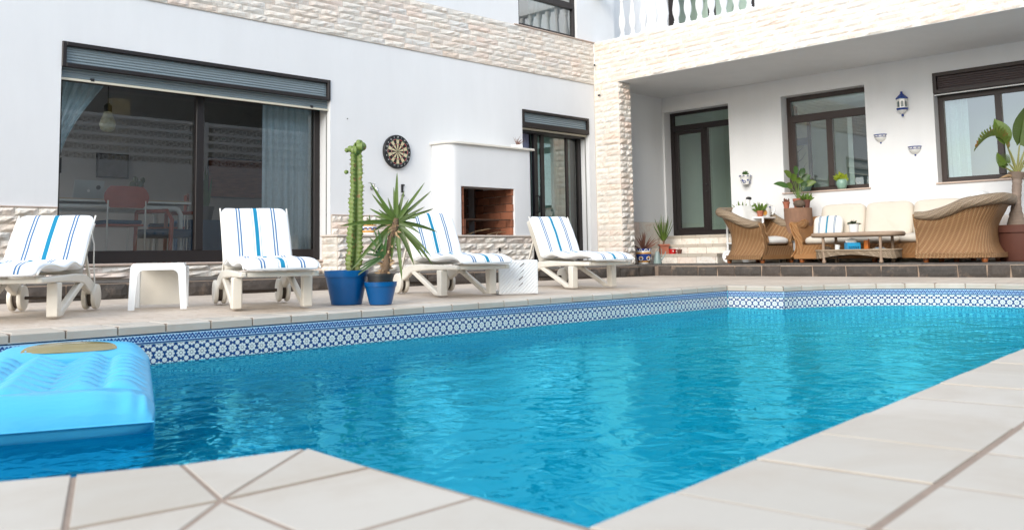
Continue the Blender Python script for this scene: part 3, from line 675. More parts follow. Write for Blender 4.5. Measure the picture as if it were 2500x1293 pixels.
# shuttered window
w3 = MB(); rect_frame(w3, 2.61, 4.78, 1.303, 2.58, .075, 13.80, 13.87, 'x'); w3.box(13.785, 3.93, 1.378, 13.86, 4.01, 2.505)
w3 = w3.build('window', FRAME_R, porch, bevel=.003, seg=1)
pane(w3, 4.01, 4.705, 1.378, 2.505, 13.835, GLASS_SKY, 'x'); pane(w3, 2.685, 3.93, 1.378, 2.505, 13.825, GLASS_SKY, 'x')
rect_frame(MB(), 2.605, 4.782, 2.60, 2.90, .05, 13.635, 13.70, 'x').build('shutter_box', FRAME_R, w3)
slats(MB(), 2.655, 4.73, 2.65, 2.85, 13.69, 6, 'x').build('shutter_panel', SLAT_B, w3)
MB().box(13.67, 2.605, 2.572, 13.70, 4.782, 2.588).build('shutter_end_bar', CERAM, w3); MB().box(13.68, 2.605, 2.588, 13.72, 4.782, 2.61).build('shutter_slats', SLAT_B, w3)
MB().box(XR-.03, 2.5, 1.279, 13.80, 4.81, 1.302).build('sill', SILL, w3, bevel=.004)
room(porch, XR+.301, 5.0, .66, 16.6, 9.7, 3.0, PLASTER_IN, ('x0', 'y0'), (XR+.32, 14.75, 5.1, 6.95)); room(porch, XR+.301, 1.5, .66, 14.6, 4.95, 3.0, ROOM_DARK, ('x0',))  # unseen openings added in one side and the ceiling to brighten the first room
# steps up to the porch door
for k, (x0, y0, z0, z1) in enumerate(((12.86, 8.02, ZT-.02, .335), (13.12, 7.98, .335, .495), (13.38, 7.90, .495, .652))):
    s = MB().box(x0+.012, y0, z0, XR-.001, 9.52, z1-.022).build('step', STONE, porch)
    y = y0-.01; j = 0
    while y < 9.5:
        y1 = min(y+.285, 9.53); MB().prism(inset([(x0-.012, y), (XR-.002, y), (XR-.002, y1), (x0-.012, y1)], .003), z1-.05, z1, .006).build('step_tile', TILE, s); y = y1
    for j in range(4): MB().box(x0-.002, y0+.03+j*.37, z0+.004, x0+.011, y0+.03+j*.37+.362, z1-.053).build('riser_slab', STONE, s)
# polished skirting slabs under the porch
skp = MB().box(12.02, YW-.012, ZT, XR-.001, YW-.001, .90).build('skirting', MORTAR, porch); MB().box(XR-.012, 1.4, ZT, XR-.001, 7.9, .80).build('skirting', MORTAR, porch)
for k in range(4): MB().box(12.03+k*.405, YW-.02, ZT+.005, 12.03+k*.405+.4, YW-.0121, .895).build('skirting_slab', STONE, skp)
for k in range(14): MB().box(XR-.02, 7.85-(k+1)*.405, ZT+.005, XR-.0121, 7.85-k*.405-.005, .795).build('skirting_slab', STONE, skp)

# ------------------------------------------------------------------ built-in barbecue
bq = thing('barbecue', 'white built-in brick barbecue oven standing on a stone-clad bench', 'barbecue', (8.9, 9.2, ZT))
O = Vector((8.9, 9.2, ZT))
def at(b): return b.xf(Matrix.Translation(-O))
YF = 9.2
def rounded_left(): return [(8.342, YW-.002), (8.13, YW-.002)] + [(8.27-.14*math.cos(t*PI/12), YF+.14-.14*math.sin(t*PI/12)) for t in range(0, 7)] + [(8.342, YF)]
b = MB(); b.prism(rounded_left(), .648, 1.9)
b.prism([(9.388, YW-.002), (9.388, YF)] + [(9.71+.04*math.sin(t*PI/8), YF+.04-.04*math.cos(t*PI/8)) for t in range(0, 5)] + [(9.75, YW-.002)], .648, 1.9)
b.box(8.342, YF, 1.318, 9.388, YW-.002, 1.9)
at(b).build('hood', PLASTER, bq, 50)
b = MB().prism([(8.09, YW-.002)] + [(8.27-.18*math.cos(t*PI/12), YF+.14-.18*math.sin(t*PI/12)) for t in range(0, 7)] + [(9.79, YF-.04), (9.79, YW-.002)], 1.9, 1.928, .004)
at(b).build('mantel_shelf', simple('mantel_cream', (.70, .67, .60), .6, .1), bq, 40)
b = MB().box(6.30, YF-.02, .622, 9.82, YW-.013, .646); at(b).build('hearth_slab', simple('hearth_pale', (.66, .585, .52), .5, .12, 8), bq, bevel=.006)
bs_ = MB().box(6.33, YF+.012, ZT-.01, 9.79, YW-.013, .622); bs_ = at(bs_).build('bench', MORTAR, bq)
i0 = len(bs_.children); stones(bs_, 'y', YF+.012, 6.33, 9.79, ZT, .62, .088, (.2, .42)); stones(bs_, 'x', 6.33, YF+.02, YW-.02, ZT, .62, .088, (.15, .3))
for c in bs_.children: c.location -= O
fb = MB().box(8.20, 10.02, .5, 9.55, 10.1, 1.75); fb.box(8.2, 9.3, 1.46, 9.5, 10.05, 1.7); fb.box(8.2, 9.3, .5, 8.30, 10.05, 1.6); fb.box(9.43, 9.3, .5, 9.53, 10.05, 1.6); fb.box(8.30, YF+.01, .60, 9.43, 10.05, .6465)
fb = at(fb).build('firebox', SOOT, bq)
def brickbox(x0, y0, z0, x1, y1, z1):
    e = .004; at(MB().box(x0+e, y0+e if y1-y0 > .05 else y0, z0+e, x1-e, y1-e if y1-y0 > .05 else y1, z1-e)).build('brick', BRICK, fb, bevel=.004, seg=1)
for r in range(7):
    z0 = .648+r*.114; z1 = z0+.114
    for k in range(-1, 4):
        y0 = YF+.03+k*.24+(r % 2)*.12; y1 = y0+.24; y0, y1 = max(y0, YF+.02), min(y1, 10.0)
        if y1-y0 > .05 and z1 < 1.34:
            at(MB().box(9.356, y0+.004, z0+.004, 9.3865, y1-.004, z1-.004)).build('brick', BRICK, fb); at(MB().box(8.3435, y0+.004, z0+.004, 8.374, y1-.004, z1-.004)).build('brick', BRICK, fb)
    for k in range(-1, 5):
        x0 = 8.35+k*.235+(r % 2)*.118; x1 = x0+.235; x0, x1 = max(x0, 8.376), min(x1, 9.354)
        if x1-x0 > .05: at(MB().box(x0+.004, 9.985, z0+.004, x1-.004, 10.018, z1-.004)).build('brick', BRICK_S if z0 > .86 or x0 < 9.0 else BRICK, fb)
for k in range(6): at(MB().box(8.375, YF+.012, .652+k*.11, 8.40, YF+.13, .757+k*.11)).build('brick', BRICK, fb)
for k in range(2): at(MB().box(8.401, YF+.03, .652+k*.11, 8.45, YF+.14, .757+k*.11)).build('brick', BRICK, fb)
gr = MB()
for k in range(14): gr.box(8.36+k*.076, YF+.06, .872, 8.366+k*.076, 9.95, .878)
for yy in (YF+.06, 9.5, 9.9): gr.box(8.346, yy, .862, 9.388, yy+.012, .872)
at(gr).build('grate', IRON, bq)
for a, c in (((8.6, YF+.12, .66), (9.0, YF+.3, .72)), ((8.7, YF+.3, .66), (8.98, YF+.1, .74)), ((9.02, YF+.2, .66), (9.36, YF+.16, .70)), ((9.1, YF+.1, .655), (9.37, YF+.25, .715))):
    mid = (Vector(a)+Vector(c))/2+Vector((0, .02, .01)); at(MB().tube([a, mid, c], [.007, .006, .003], 5)).build('twig', DRYLEAF, bq)
at(MB().box(9.05, YF-.006, .42, 9.085, YF+.02, .47)).build('weep_pipe', SOOT, bq)

# ------------------------------------------------------------------ screen wall behind the viewer (seen in the window glass)
YS = -1.75
bw = thing('breeze_block_wall', 'tall white screen wall of round breeze blocks mirrored in the big window', 'wall', (8, YS, 0))
BO = Vector((8, YS, 0))
PLW = simple('screen_wall_white', (.74, .73, .72), .85, .06)
b = MB().box(3.0, YS-.15, -.05, 14.4, YS, 2.66)
for r in range(6): b.box(3.0, YS-.14, 2.66+r*.2085, 14.4, YS-.01, 2.66+r*.2085+.066)
b.box(3.0, YS-.17, 3.728, 14.4, YS+.02, 3.80)
for x in (2.9, 10.45, 14.3): b.box(x, YS-.2, -.05, x+.34, YS+.03, 3.81)
b.xf(Matrix.Translation(-BO)).build('wall_body', PLW, bw)
ring = MB(); n_ = 16; ro, ri = .0712, .048
for k in range(n_):
    a0, a1 = 2*PI*k/n_, 2*PI*(k+1)/n_
    P_ = lambda r, a, y: (r*math.cos(a), y, r*math.sin(a))
    ring.face([P_(ri,a0,0), P_(ro,a0,0), P_(ro,a1,0), P_(ri,a1,0)]); ring.face([P_(ri,a1,0), P_(ri,a1,-.12), P_(ri,a0,-.12), P_(ri,a0,0)]); ring.face([P_(ro,a0,0), P_(ro,a0,-.12), P_(ro,a1,-.12), P_(ro,a1,0)])
rme = ring.mesh('breeze_block'); rme.materials.append(PLW)
for r in range(5):
    z = 2.66+r*.2085+.066+.0712
    x = 4.6
    while x < 14.2:
        if not 10.38 < x < 10.86: obj('breeze_block', rme, None, bw, (x-8, -.02, z))
        x += .195
# dark trees added to stand in for the mirrored dark hillside, and a neighbour
hb = MB(); rr = random.Random(5)
for k in range(5200):
    x = rr.uniform(-6, 22); y = rr.uniform(-6.4, -4.6); z = 8.4*rr.random()**.8 + .6*math.sin(x*1.3); s = rr.uniform(.1, .24)
    a = Vector((rr.gauss(0,1), rr.gauss(0,1), rr.gauss(0,1))).normalized(); c = a.orthogonal().normalized(); d = a.cross(c); p = Vector((x, y, z))
    hb.face([p-c*s, p+d*s*.6, p+c*s, p-d*s*.6])
hb.box(-6, -6.8, -.05, 22, -6.5, 7.6)
hg = hb.build('hedge', HEDGE); hg['kind'] = 'stuff'; hg['label'] = 'dark tall hedge added beyond the screen wall in place of the hillside'
nh = MB().box(9.3, -4.3, 0, 9.75, -4.0, 4.6); 
tag(nh.build('garden_pillar', YELLOWW), 'ochre garden pillar behind the screen wall', 'pillar')

# ------------------------------------------------------------------ sun loungers
def lounger(name, label, loc, rz, ANG=61):
    t = thing(name, label, 'sun lounger', loc, rz, 'striped sun loungers beside the pool')
    W = .245
    for sx in (-1, 1):                                             # two V-shaped leg frames with rails
        x0, x1 = sx*W-.022, sx*W+.022
        def plate(pts, bev=.01, nm='side_rail', m=PLASTIC, xa=x0, xb=x1):
            # side profile (y, z) extruded across x
            b = MB(); n = len(pts); a = sum(pts[k][0]*pts[(k+1) % n][1]-pts[(k+1) % n][0]*pts[k][1] for k in range(n))
            q = pts if a > 0 else pts[::-1]
            b.v += [(xa, y, z) for y, z in q]+[(xb, y, z) for y, z in q]
            b.f.append(tuple(reversed(range(n)))); b.f.append(tuple(range(n, 2*n)))
            for k in range(n): b.f.append((k, (k+1) % n, n+(k+1) % n, n+k))
            b.uv = [None]*len(b.f)
            return b.build(nm, m, t, 45, bevel=bev)
        plate([(-.10,.17), (.02,.225), (.18,.265), (.40,.275), (.62,.27), (1.02,.262), (1.12,.262), (1.12,.225), (.66,.222), (.44,.215), (.26,.205), (.20,.19), (.12,.15), (.03,.12), (-.02,.075), (-.09,.075)])
        plate([(.78,.222), (.86,.222), (.86,.0), (.765,.0), (.765,.03), (.785,.03)], .008, 'leg', xa=sx*W-.035, xb=sx*W+.035)
        plate([(.21,.20), (.30,.21), (.74,.035), (.766,.0), (.70,.0), (.66,.02)], .008, 'leg_brace')
        for off in (-.042, .022):                                   # twin wheels
            wb = MB(); prof = [(.0,-.016), (.082,-.016), (.092,-.013), (.095,.0), (.092,.013), (.082,.016), (.0,.016)]
            wb.lathe(prof, 24, cap=False); wb.xf(Matrix.Translation((sx*W+off+.01, -.045, .096)) @ Matrix.Rotation(PI/2, 4, 'Y')); wl = wb.build('wheel', PLASTIC, t, 40)
        hb_ = MB().lathe([(.0,-.012), (.074,-.012), (.074,.012), (0,.012)], 16, cap=False); hb_.xf(Matrix.Translation((sx*W-.0, -.045, .096)) @ Matrix.Rotation(PI/2, 4, 'Y')); hb_.build('hub', RUBBER, t)
    for y in (.20, 1.06): MB().box(-W, y, .225, W, y+.05, .255).build('crossbar', PLASTIC, t, bevel=.008)
    MB().tube([(-W, -.045, .096), (W, -.045, .096)], .012, 8).build('axle', RUBBER, t)
    # backrest shell and prop
    A = math.radians(ANG); hy, hz = .24, .29
    bb = MB(); L = .50
    def back(a, c):
        y, z = hy-.0-c*L*math.cos(A), hz+c*L*math.sin(A); return ((a-.5)*.48, y-.025, z-.012)
    bb.grid(back, 6, 8); i = len(bb.v); bb.grid(lambda a, c: (lambda p: (p[0], p[1]-.03, p[2]-.014))(back(1-a, c)), 6, 8)
    bb.build('backrest', PLASTIC, t, 40)
    MB().tube([(-.20, .03, .52), (-.22, -.10, .20)], .012, 6).build('backrest_prop', PLASTIC, t, 60); MB().tube([(.20, .03, .52), (.22, -.10, .20)], .012, 6).build('backrest_prop', PLASTIC, t, 60)
    # long cushion: profile runs from the head, down the back, over the hump of the seat to the foot
    path = [(hy-L*1.02*math.cos(A), hz+L*1.02*math.sin(A))]
    for k in range(1, 9): c = 1.02-k*.118; path.append((hy-L*c*math.cos(A)+.012*math.sin(k/8*PI), hz+L*c*math.sin(A)))
    path += [(.225,.312), (.27,.293), (.33,.300), (.40,.318), (.47,.322), (.55,.305), (.64,.288), (.74,.290), (.84,.302), (.95,.308), (1.06,.302), (1.14,.285), (1.185,.255)]
    pl = [Vector((0, *p)) for p in path]; m = len(pl); NR = []
    for k in range(m):
        d = (pl[min(m-1,k+1)]-pl[max(0,k-1)]).normalized(); NR.append(Vector((0, -d.z, d.y)) if True else d)
    NR = [(-q if q.z < 0 and abs(q.z) > abs(q.y) else q) for q in NR]
    NR = [(q if (q.y > 0 or q.z > .3) else -q) for q in NR]
    seed = rz*3.1
    def cush(u, v):                                                 # u round the section, v along
        k = v*(m-1); i_ = min(m-2, int(k)); f = k-i_; p = pl[i_].lerp(pl[i_+1], f); nr = NR[i_].lerp(NR[i_+1], f).normalized()
        e = max(.0, 1-(2*v-1)**12); hw = .258*(.90+.10*e**.4) if v > .5 else .258*(.86+.14*min(1, v/.05)**.5)
        ths = .052*(.35+.65*min(1, min(v, 1-v)/.035)**.6); a = 2*PI*u
        cx = math.cos(a); sx_ = math.sin(a); x = -hw*math.copysign(abs(cx)**.35, cx); h = ths*.5*math.copysign(abs(sx_)**.55, sx_)
        wob = .008*noise.noise((x*5, v*9, seed)) if sx_ > 0 else 0
        q = p + nr*(.028+h+wob) ; return (x, q.y, q.z)
    cu = MB(); NU, NV = 28, 66; cu.grid(cush, NU, NV, True)
    for k, (fa, _) in enumerate(zip(cu.f, list(cu.uv))): cu.uv[k] = [((cu.v[j][0]+.258)/.516, 0) for j in fa]
    ii = 0
    cu.f.append(tuple(reversed(range(NU)))); cu.uv.append(None); cu.f.append(tuple(NV*NU+q for q in range(NU))); cu.uv.append(None)
    cu.build('cushion', CUSHION, t, 70)
    # piping round the edge and a tie cord
    for sx in (-1, 1): MB().tube([(sx*.257, (pl[k]+NR[k]*.03).y, (pl[k]+NR[k]*.03).z) for k in range(0, m)], .006, 5).build('piping', ROPE, t, 60)
    t.scale = (1+.02*math.sin(seed), 1, 1+.02*math.cos(seed*2))
    MB().tube([(-.26, .06, .58), (-.278, .04, .48), (-.275, .03, .36), (-.28, .01, .18), (-.278, .02, .10)], .005, 5).build('tie_cord', ROPE, t)
    return t
lounger('sun_lounger', 'white lounger with blue-striped cushion, left of the low white arch-sided table', (2.37, 7.03, .018), math.radians(180-35), 50)
lounger('sun_lounger', 'blue-striped lounger facing the pool between the arch-sided table and the cactus', (3.745, 6.63, .016), math.radians(180-20))
lounger('sun_lounger', 'blue-striped lounger behind the spiky yucca, in front of the barbecue', (5.70, 6.80, .017), math.radians(180-14))
lounger('sun_lounger', 'blue-striped lounger nearest the stone column, right of the slatted table', (7.50, 6.84, .017), math.radians(180-14))

# ------------------------------------------------------------------ low plastic tables
def arch_panel(b, w, h, d0, d1, iw, ih, rad):
    """plate in x-z with an arched opening, extruded from y=d0 to y=d1"""
    n = 8; outer = [(-w/2-.012, 0), (-w/2, h-rad)] + [(-w/2+rad-rad*math.cos(k*PI/2/n), h-rad+rad*math.sin(k*PI/2/n)) for k in range(1, n+1)] + [(w/2-rad+rad*math.sin(k*PI/2/n), h-rad+rad*math.cos(k*PI/2/n)) for k in range(0, n+1)] + [(w/2+.012, 0)]
    r2 = rad*1.25
    inner = [(-iw/2-.018, 0), (-iw/2, ih-r2)] + [(-iw/2+r2-r2*math.cos(k*PI/2/n), ih-r2+r2*math.sin(k*PI/2/n)) for k in range(1, n+1)] + [(iw/2-r2+r2*math.sin(k*PI/2/n), ih-r2+r2*math.cos(k*PI/2/n)) for k in range(0, n+1)] + [(iw/2+.018, 0)]
    m = len(outer)
    for k in range(m-1):
        o0, o1, i0_, i1 = outer[k], outer[k+1], inner[k], inner[k+1]
        b.face([(o0[0],d0,o0[1]), (i0_[0],d0,i0_[1]), (i1[0],d0,i1[1]), (o1[0],d0,o1[1])]); b.face([(o0[0],d1,o0[1]), (o1[0],d1,o1[1]), (i1[0],d1,i1[1]), (i0_[0],d1,i0_[1])])
        b.face([(o0[0],d0,o0[1]), (o1[0],d0,o1[1]), (o1[0],d1,o1[1]), (o0[0],d1,o0[1])]); b.face([(i0_[0],d1,i0_[1]), (i1[0],d1,i1[1]), (i1[0],d0,i1[1]), (i0_[0],d0,i0_[1])])
    for o0, i0_ in ((outer[0], inner[0]), (inner[-1], outer[-1])): b.face([(o0[0],d0,0), (o0[0],d1,0), (i0_[0],d1,0), (i0_[0],d0,0)])
    return b
t = thing('plastic_table', 'low white plastic table with arched side between the two nearer loungers', 'table', (2.98, 6.62, .013), math.radians(-29))
W_, H_, DP = .375, .335, .36
arch_panel(MB(), W_, H_, -DP/2, -DP/2+.022, .275, .285, .035).build('side_frame', PLASTIC_W, t, bevel=.004, seg=2)
MB().box(-W_/2+.012, -DP/2+.0221, H_-.022, W_/2-.012, DP/2-.03, H_-.001).build('top', PLASTIC_W, t, bevel=.008)
b = MB()
b.face([(-.15,DP/2-.028,.024), (.15,DP/2-.028,.024), (.157,DP/2-.02,H_-.022), (-.157,DP/2-.02,H_-.022)]); b.face([(.15,DP/2-.004,.024), (-.15,DP/2-.004,.024), (-.157,DP/2+.004,H_-.022), (.157,DP/2+.004,H_-.022)])
b.face([(-.15,DP/2-.004,.024), (.15,DP/2-.004,.024), (.15,DP/2-.028,.024), (-.15,DP/2-.028,.024)]); b.face([(.15,DP/2-.028,.024), (.15,DP/2-.004,.024), (.157,DP/2+.004,H_-.022), (.157,DP/2-.02,H_-.022)]); b.face([(-.15,DP/2-.004,.024), (-.15,DP/2-.028,.024), (-.157,DP/2-.02,H_-.022), (-.157,DP/2+.004,H_-.022)])
b.build('end_panel', PLASTIC, t)
for sx in (-1, 1): MB().box(sx*.172-.02, DP/2-.03, 0, sx*.172+.02, DP/2-.004, H_-.023).build('leg', PLASTIC_W, t, bevel=.006)
t = thing('slatted_table', 'white ribbed plastic table tipped on its side between two loungers', 'table', (5.97, 5.82, .006), math.radians(-32))
b = MB().box(-.185, -.012, .0, .185, .012, .31); b.build('top', PLASTIC_W, t, bevel=.01)
for k in range(-13, 6):                                              # diagonal ribs
    c = k*.034; lo, hi = max(-.172, c), min(.172, c+.29)
    z0, z1 = (lo-c)+.010, (hi-c)+.010
    if hi-lo > .03: MB().tube([(lo, -.0105, z0), (hi, -.0105, z1)], .0065, 5).build('rib', PLASTIC_W, t, 60)
for z in (.07, .13, .19, .25): MB().tube([(-.01+z*.1, -.0135, z), (.03+z*.1, -.0135, z+.032)], .0035, 4).build('slot', RUBBER, t)
for sx in (-1, 1): MB().box(sx*.165-.018, .0121, .0, sx*.165+.018, .30, .036).build('leg', PLASTIC_W, t, bevel=.006); MB().box(sx*.165-.018, .0121, .27, sx*.165+.018, .30, .306).build('leg', PLASTIC_W, t, bevel=.006)

# ------------------------------------------------------------------ inflatable mattress on the water
lx = thing('inflatable_mattress', 'puffed light blue inflatable mattress with amber window floating in the pool', 'pool float', (1.42, 4.12, WATER_Z-.045), math.radians(-23))
LW, LL, TH = .74, 1.86, .175
def lilo(u, v):
    a = 2*PI*u; cx, sx = math.cos(a), math.sin(a); y = (v-.5)*LL
    endr = 1-max(0, (v-.86)/.14)**2.2*.42 if v > .86 else 1-max(0, (.05-v)/.05)**2*.03
    x = LW/2*endr*math.copysign(abs(cx)**.42, cx)
    et = max(.02, min(1, min(v/.05, (1-v)/.06))**.5)
    h = TH/2*math.copysign(abs(sx)**.5, sx)*et
    z = TH/2+h
    if sx > 0:
        inn = max(0, 1-(abs(x)/(LW*.47))**8)
        if .14 < v < .80:
            ph = (v-.14)/.66*8; r_ = abs(math.sin(ph*PI)); c_ = abs(math.sin(PI*(x/LW*4+2)))
            z += (.050*r_**.6*c_**.55-.018)*inn
        if v <= .14: z += .018*math.sin(v/.14*PI)*inn; z += (.007*math.sin(x*85+4*math.sin(x*17))+.004*math.sin(x*41))*max(0, 1-v/.10)*min(1, v/.02)
        if v >= .80: z += .025*math.sin((v-.80)/.2*PI)*inn + .06*((v-.80)/.2)**1.2
        z += .006*noise.noise((x*9, y*9, 2))
    else: z += .045*max(0, (v-.80)/.2)
    return (x, y, z)
b = MB().grid(lilo, 120, 170, True); b.build('mattress', LILO, lx, 80)
def lwin(u, v):
    a = 2*PI*u; r = v; x = .215*r*math.cos(a); y = .665+.125*r*math.sin(a)*(1.2 if math.sin(a) > 0 else .30)
    vv = y/LL+.5; top = lilo(.25, vv); z = top[2]+.006*(1-r*r)+.002-.03*(x/.37)**4
    return (x, y, z)
MB().grid(lwin, 40, 8, True).build('pillow_window', LILO_WIN, lx, 80)
sm = MB().tube([(lilo(u, .02)[0]*1.0, lilo(u, .02)[1]-.02, TH/2) for u in (.5, .45, .0)][:1]+[(-LW/2*.985, -LL/2-.006, TH/2), (LW/2*.985, -LL/2-.006, TH/2)], .004, 4); sm.build('seam', LILO, lx)

# ------------------------------------------------------------------ plant helpers (local x runs along the picture plane, y away)
VIEW = math.radians(-45.44)
def leaf(parent, p0, p1, W, bulge=(0,0,.03), mat=LEAF, n=7, fold=.22, name='leaf', shape=0, side=None):
    p0, p1 = Vector(p0), Vector(p1); c = (p0+p1)/2+Vector(bulge); b = MB(); rows = []
    for k in range(n+1):
        t = k/n; p = p0*(1-t)**2+c*2*t*(1-t)+p1*t*t; d = ((c-p0)*(1-t)+(p1-c)*t).normalized()
        ref = side or Vector((0, 1, 0)); s = d.cross(ref)
        if s.length < .05: s = d.cross(Vector((1, 0, 0)))
        s.normalize(); nr = s.cross(d)
        w_ = W*((min(1, t/.12)*.55+.45)*(1-t)**.55 if shape == 0 else math.sin(PI*min(1, t*.98+.02)**.75)**.8 if shape == 1 else math.sin(PI*t**.9)**.6)
        if t >= .999: w_ = .0006
        rows.append((p-s*w_/2, p+nr*w_*fold, p+s*w_/2))
    i = len(b.v); b.v += [tuple(q) for r in rows for q in r]
    for k in range(n):
        for j in (0, 1): b.f.append((k*3+j, k*3+j+1, k*3+j+4, k*3+j+3)); b.uv.append(None)
    return b.build(name, mat, parent, 60)
def pot(parent, r0, r1, h, mat, rim=.02, rimh=.03, soil=True, z=0, name='pot', x=0, y=0, n=28):
    pr = [(.0, z), (r0, z), (r1*.97, z+h-rimh), (r1*.97+rim*.5, z+h-rimh), (r1+rim*.5, z+h), (r1-.012, z+h), (r1-.02, z+h-.03), (0, z+h-.03)]
    o = MB().lathe(pr, n, (x, y, 0), cap=False).build(name, mat, parent, 35)
    if soil: MB().lathe([(0, z+h-.028), (r1-.017, z+h-.025)], 20, (x, y, 0), cap=False).build('soil', SOIL, parent)
    return o
rl = random.Random(3)

# cactus in the larger blue pot
t = thing('potted_cactus', 'tall ribbed cactus in the larger blue pot by the pool edge', 'plant', (4.16, 5.93, .004), VIEW)
pot(t, .118, .166, .262, BLUEPOT, .012, .05)
HC = 1.03
def cact(u, v):
    a = 2*PI*u; z = .235+v*HC; cx = .05+.02*math.sin(v*2.6)+.012*v+.008*noise.noise((v*5, 0, 1)); wing = abs(math.cos(2*(a+.12+.15*v)))**4.5
    sz = (1.10-.36*v)*(1 if v < .94 else (1-(v-.94)/.06*.75)); kk = int(((a+.12)/(PI/2)+.5)) % 4
    tooth = abs(((z/.034+.37*kk) % 1)-.5)*2
    mar = .84+.30*tooth**1.5+.30*noise.noise((kk*3.7, z*17, 0))
    if v < .1: sz *= .80+2.0*v
    r = (.022+.043*wing*mar)*sz
    return (cx+r*math.cos(a), r*math.sin(a), z)
b = MB().grid(cact, 48, 230, True, 1, 1); i = len(b.v); b.v.append((.077, 0, .235+HC)); b.f += [(230*48+k, 230*48+(k+1) % 48, i) for k in range(48)]; b.uv += [None]*48
b.build('stem', CACTUS, t, 50)
for (x, z, r, y) in ((.118, 1.232, .036, -.01), (.10, 1.262, .026, .0), (.035, 1.215, .026, -.01), (.005, 1.205, .018, -.01), (.075, 1.20, .035, -.02), (.003, 1.03, .016, -.03)):
    def bud(u, v, x=x, z=z, r=r, y=y):
        a = 2*PI*u; el = (v-.5)*PI; k = r*(1+.16*math.cos(5*a)*math.cos(el)+.1*noise.noise((a, el*3, x*9))); return (x+k*math.cos(a)*math.cos(el), y+k*math.sin(a)*math.cos(el), z+k*math.sin(el))
    MB().grid(bud, 20, 10, True).build('side_shoot', CACTUS, t, 60)
sp = MB()                                                            # brown thorns along the wing margins
for k in range(230):
    v = rl.random()*.97; a = rl.choice((0, .25, .5, .75))-.17/(2*PI)+rl.gauss(0, .012); p = Vector(cact(a, v)); c = Vector((.05+.02*math.sin(v*2.6)+.012*v, 0, p.z)); d = (p-c).normalized(); s = Vector((0,0,1)).cross(d)
    q = p+d*.009+Vector((0,0,rl.uniform(-.004,.006))); sp.face([p-s*.003, p+s*.003, q]); sp.face([p-Vector((0,0,.003)), p+Vector((0,0,.003)), q])
so_ = sp.build('thorns', simple('thorn_brown', (.10, .05, .03), .7), t); so_['kind'] = 'stuff'

# yucca in the smaller blue pot
t = thing('potted_yucca', 'spiky green yucca in the smaller blue pot beside the cactus', 'plant', (4.30, 5.68, .003), VIEW)
pot(t, .086, .122, .172, BLUEPOT, .01, .035, False)
MB().lathe([(0,.05), (.085,.05), (.098,.215), (.104,.215), (.104,.235), (.094,.235), (.09,.20), (0,.20)], 24, cap=False).build('nursery_pot', BLACKPOT, t, 35)
MB().lathe([(0,.203), (.089,.202)], 18, cap=False).build('soil', SOIL, t)
tr = [(.02, 0, .19), (.045, 0, .30), (.055, 0, .40), (.085, 0, .50), (.118, 0, .60), (.125, 0, .66)]
MB().tube(tr, [.036, .033, .026, .028, .03, .02], 10).build('trunk', TRUNK, t, 60)
for k in range(80):                                                  # dry leaf bases clothing the trunk
    f = rl.random()*.86; kk = f*5; i = min(4, int(kk)); p = Vector(tr[i]).lerp(Vector(tr[i+1]), kk-i); a = rl.random()*2*PI; d = Vector((math.cos(a), math.sin(a), rl.uniform(-.7, .5)))
    leaf(t, p+d*.018, p+d*rl.uniform(.05, .085), .022, (0, 0, .006), DRYLEAF, 3, .1, 'dry_leaf')
C0 = Vector((.123, 0, .645)); PX = 1/313
for ang, ln, wd in ((88,117,.042),(123,111,.036),(132,88,.034),(148,52,.03),(167,58,.034),(186,133,.044),(228,161,.052),(237,102,.046),(264,100,.05),(276,148,.046),(292,119,.05),(305,115,.04),(309,142,.042),(314,128,.036),(343,103,.042),(3,52,.028),(13,72,.034),(17,96,.036),(23,78,.034),(39,111,.036),(51,115,.036),(75,75,.04),(94,82,.034),(155,70,.034),(205,60,.04),(330,70,.036),(60,60,.03),(110,60,.03)):
    a = math.radians(ang); L = ln*PX; dy = rl.uniform(-.10, .06); tip = C0+Vector((L*math.cos(a), dy, L*math.sin(a)))
    bg_ = Vector((.012*math.cos(a), -.02, .03 if math.sin(a) < .2 else .0)); base = C0+Vector((.014*math.cos(a), -.005, .02*math.sin(a)-.015))
    leaf(t, base, tip, wd, bg_, LEAF, 8, .2, side=Vector((rl.uniform(-.25,.25), 1, rl.uniform(-.3,.3))).normalized())
P1 = Vector((.03, -.02, .36))                                        # lower rosette
for ang, ln, wd in ((215,95,.026),(208,88,.024),(172,60,.024),(125,60,.03),(100,70,.034),(150,45,.03),(200,60,.03),(80,55,.03),(110,80,.026)):
    a = math.radians(ang); L = ln*PX; leaf(t, P1, P1+Vector((L*math.cos(a), rl.uniform(-.05,.03), L*math.sin(a))), wd, (0, -.02, .02), LEAF_D, 6, .2)

# ------------------------------------------------------------------ dartboard
def m_dart():
    m, g = mk('dartboard_print'); u, v, _ = g.xyz(g.co('UV')); x, y = g.m('SUBTRACT', u, .5), g.m('SUBTRACT', v, .5)
    r = g.m('MULTIPLY', g.m('SQRT', g.m('ADD', g.m('POWER', x, 2), g.m('POWER', y, 2))), 2*.2255); a = g.m('ARCTAN2', x, y)
    s = g.m('FLOOR', g.m('ADD', g.m('DIVIDE', g.m('ADD', a, PI), PI/10), .5)); odd = g.m('MODULO', s, 2)
    def ring(lo, hi): return g.m('MULTIPLY', g.m('GREATER_THAN', r, lo), g.m('LESS_THAN', r, hi))
    col = g.mix(odd, (.62, .53, .34, 1), (.012, .010, .010, 1)); rg = g.mix(odd, (.02, .13, .05, 1), (.42, .02, .025, 1))
    col = g.mix(ring(.160, .170), col, rg); col = g.mix(ring(.097, .107), col, rg); col = g.mix(ring(0, .016), col, (.02, .14, .06, 1)); col = g.mix(ring(0, .0065), col, (.42, .02, .02, 1)); col = g.mix(ring(.170, .5), col, (.010, .011, .014, 1))
    return fin(m, g, col, .8)
DC = (7.504, YW, 1.761)
t = thing('dartboard', 'black and cream dartboard hanging on the white wall', 'dartboard', DC)
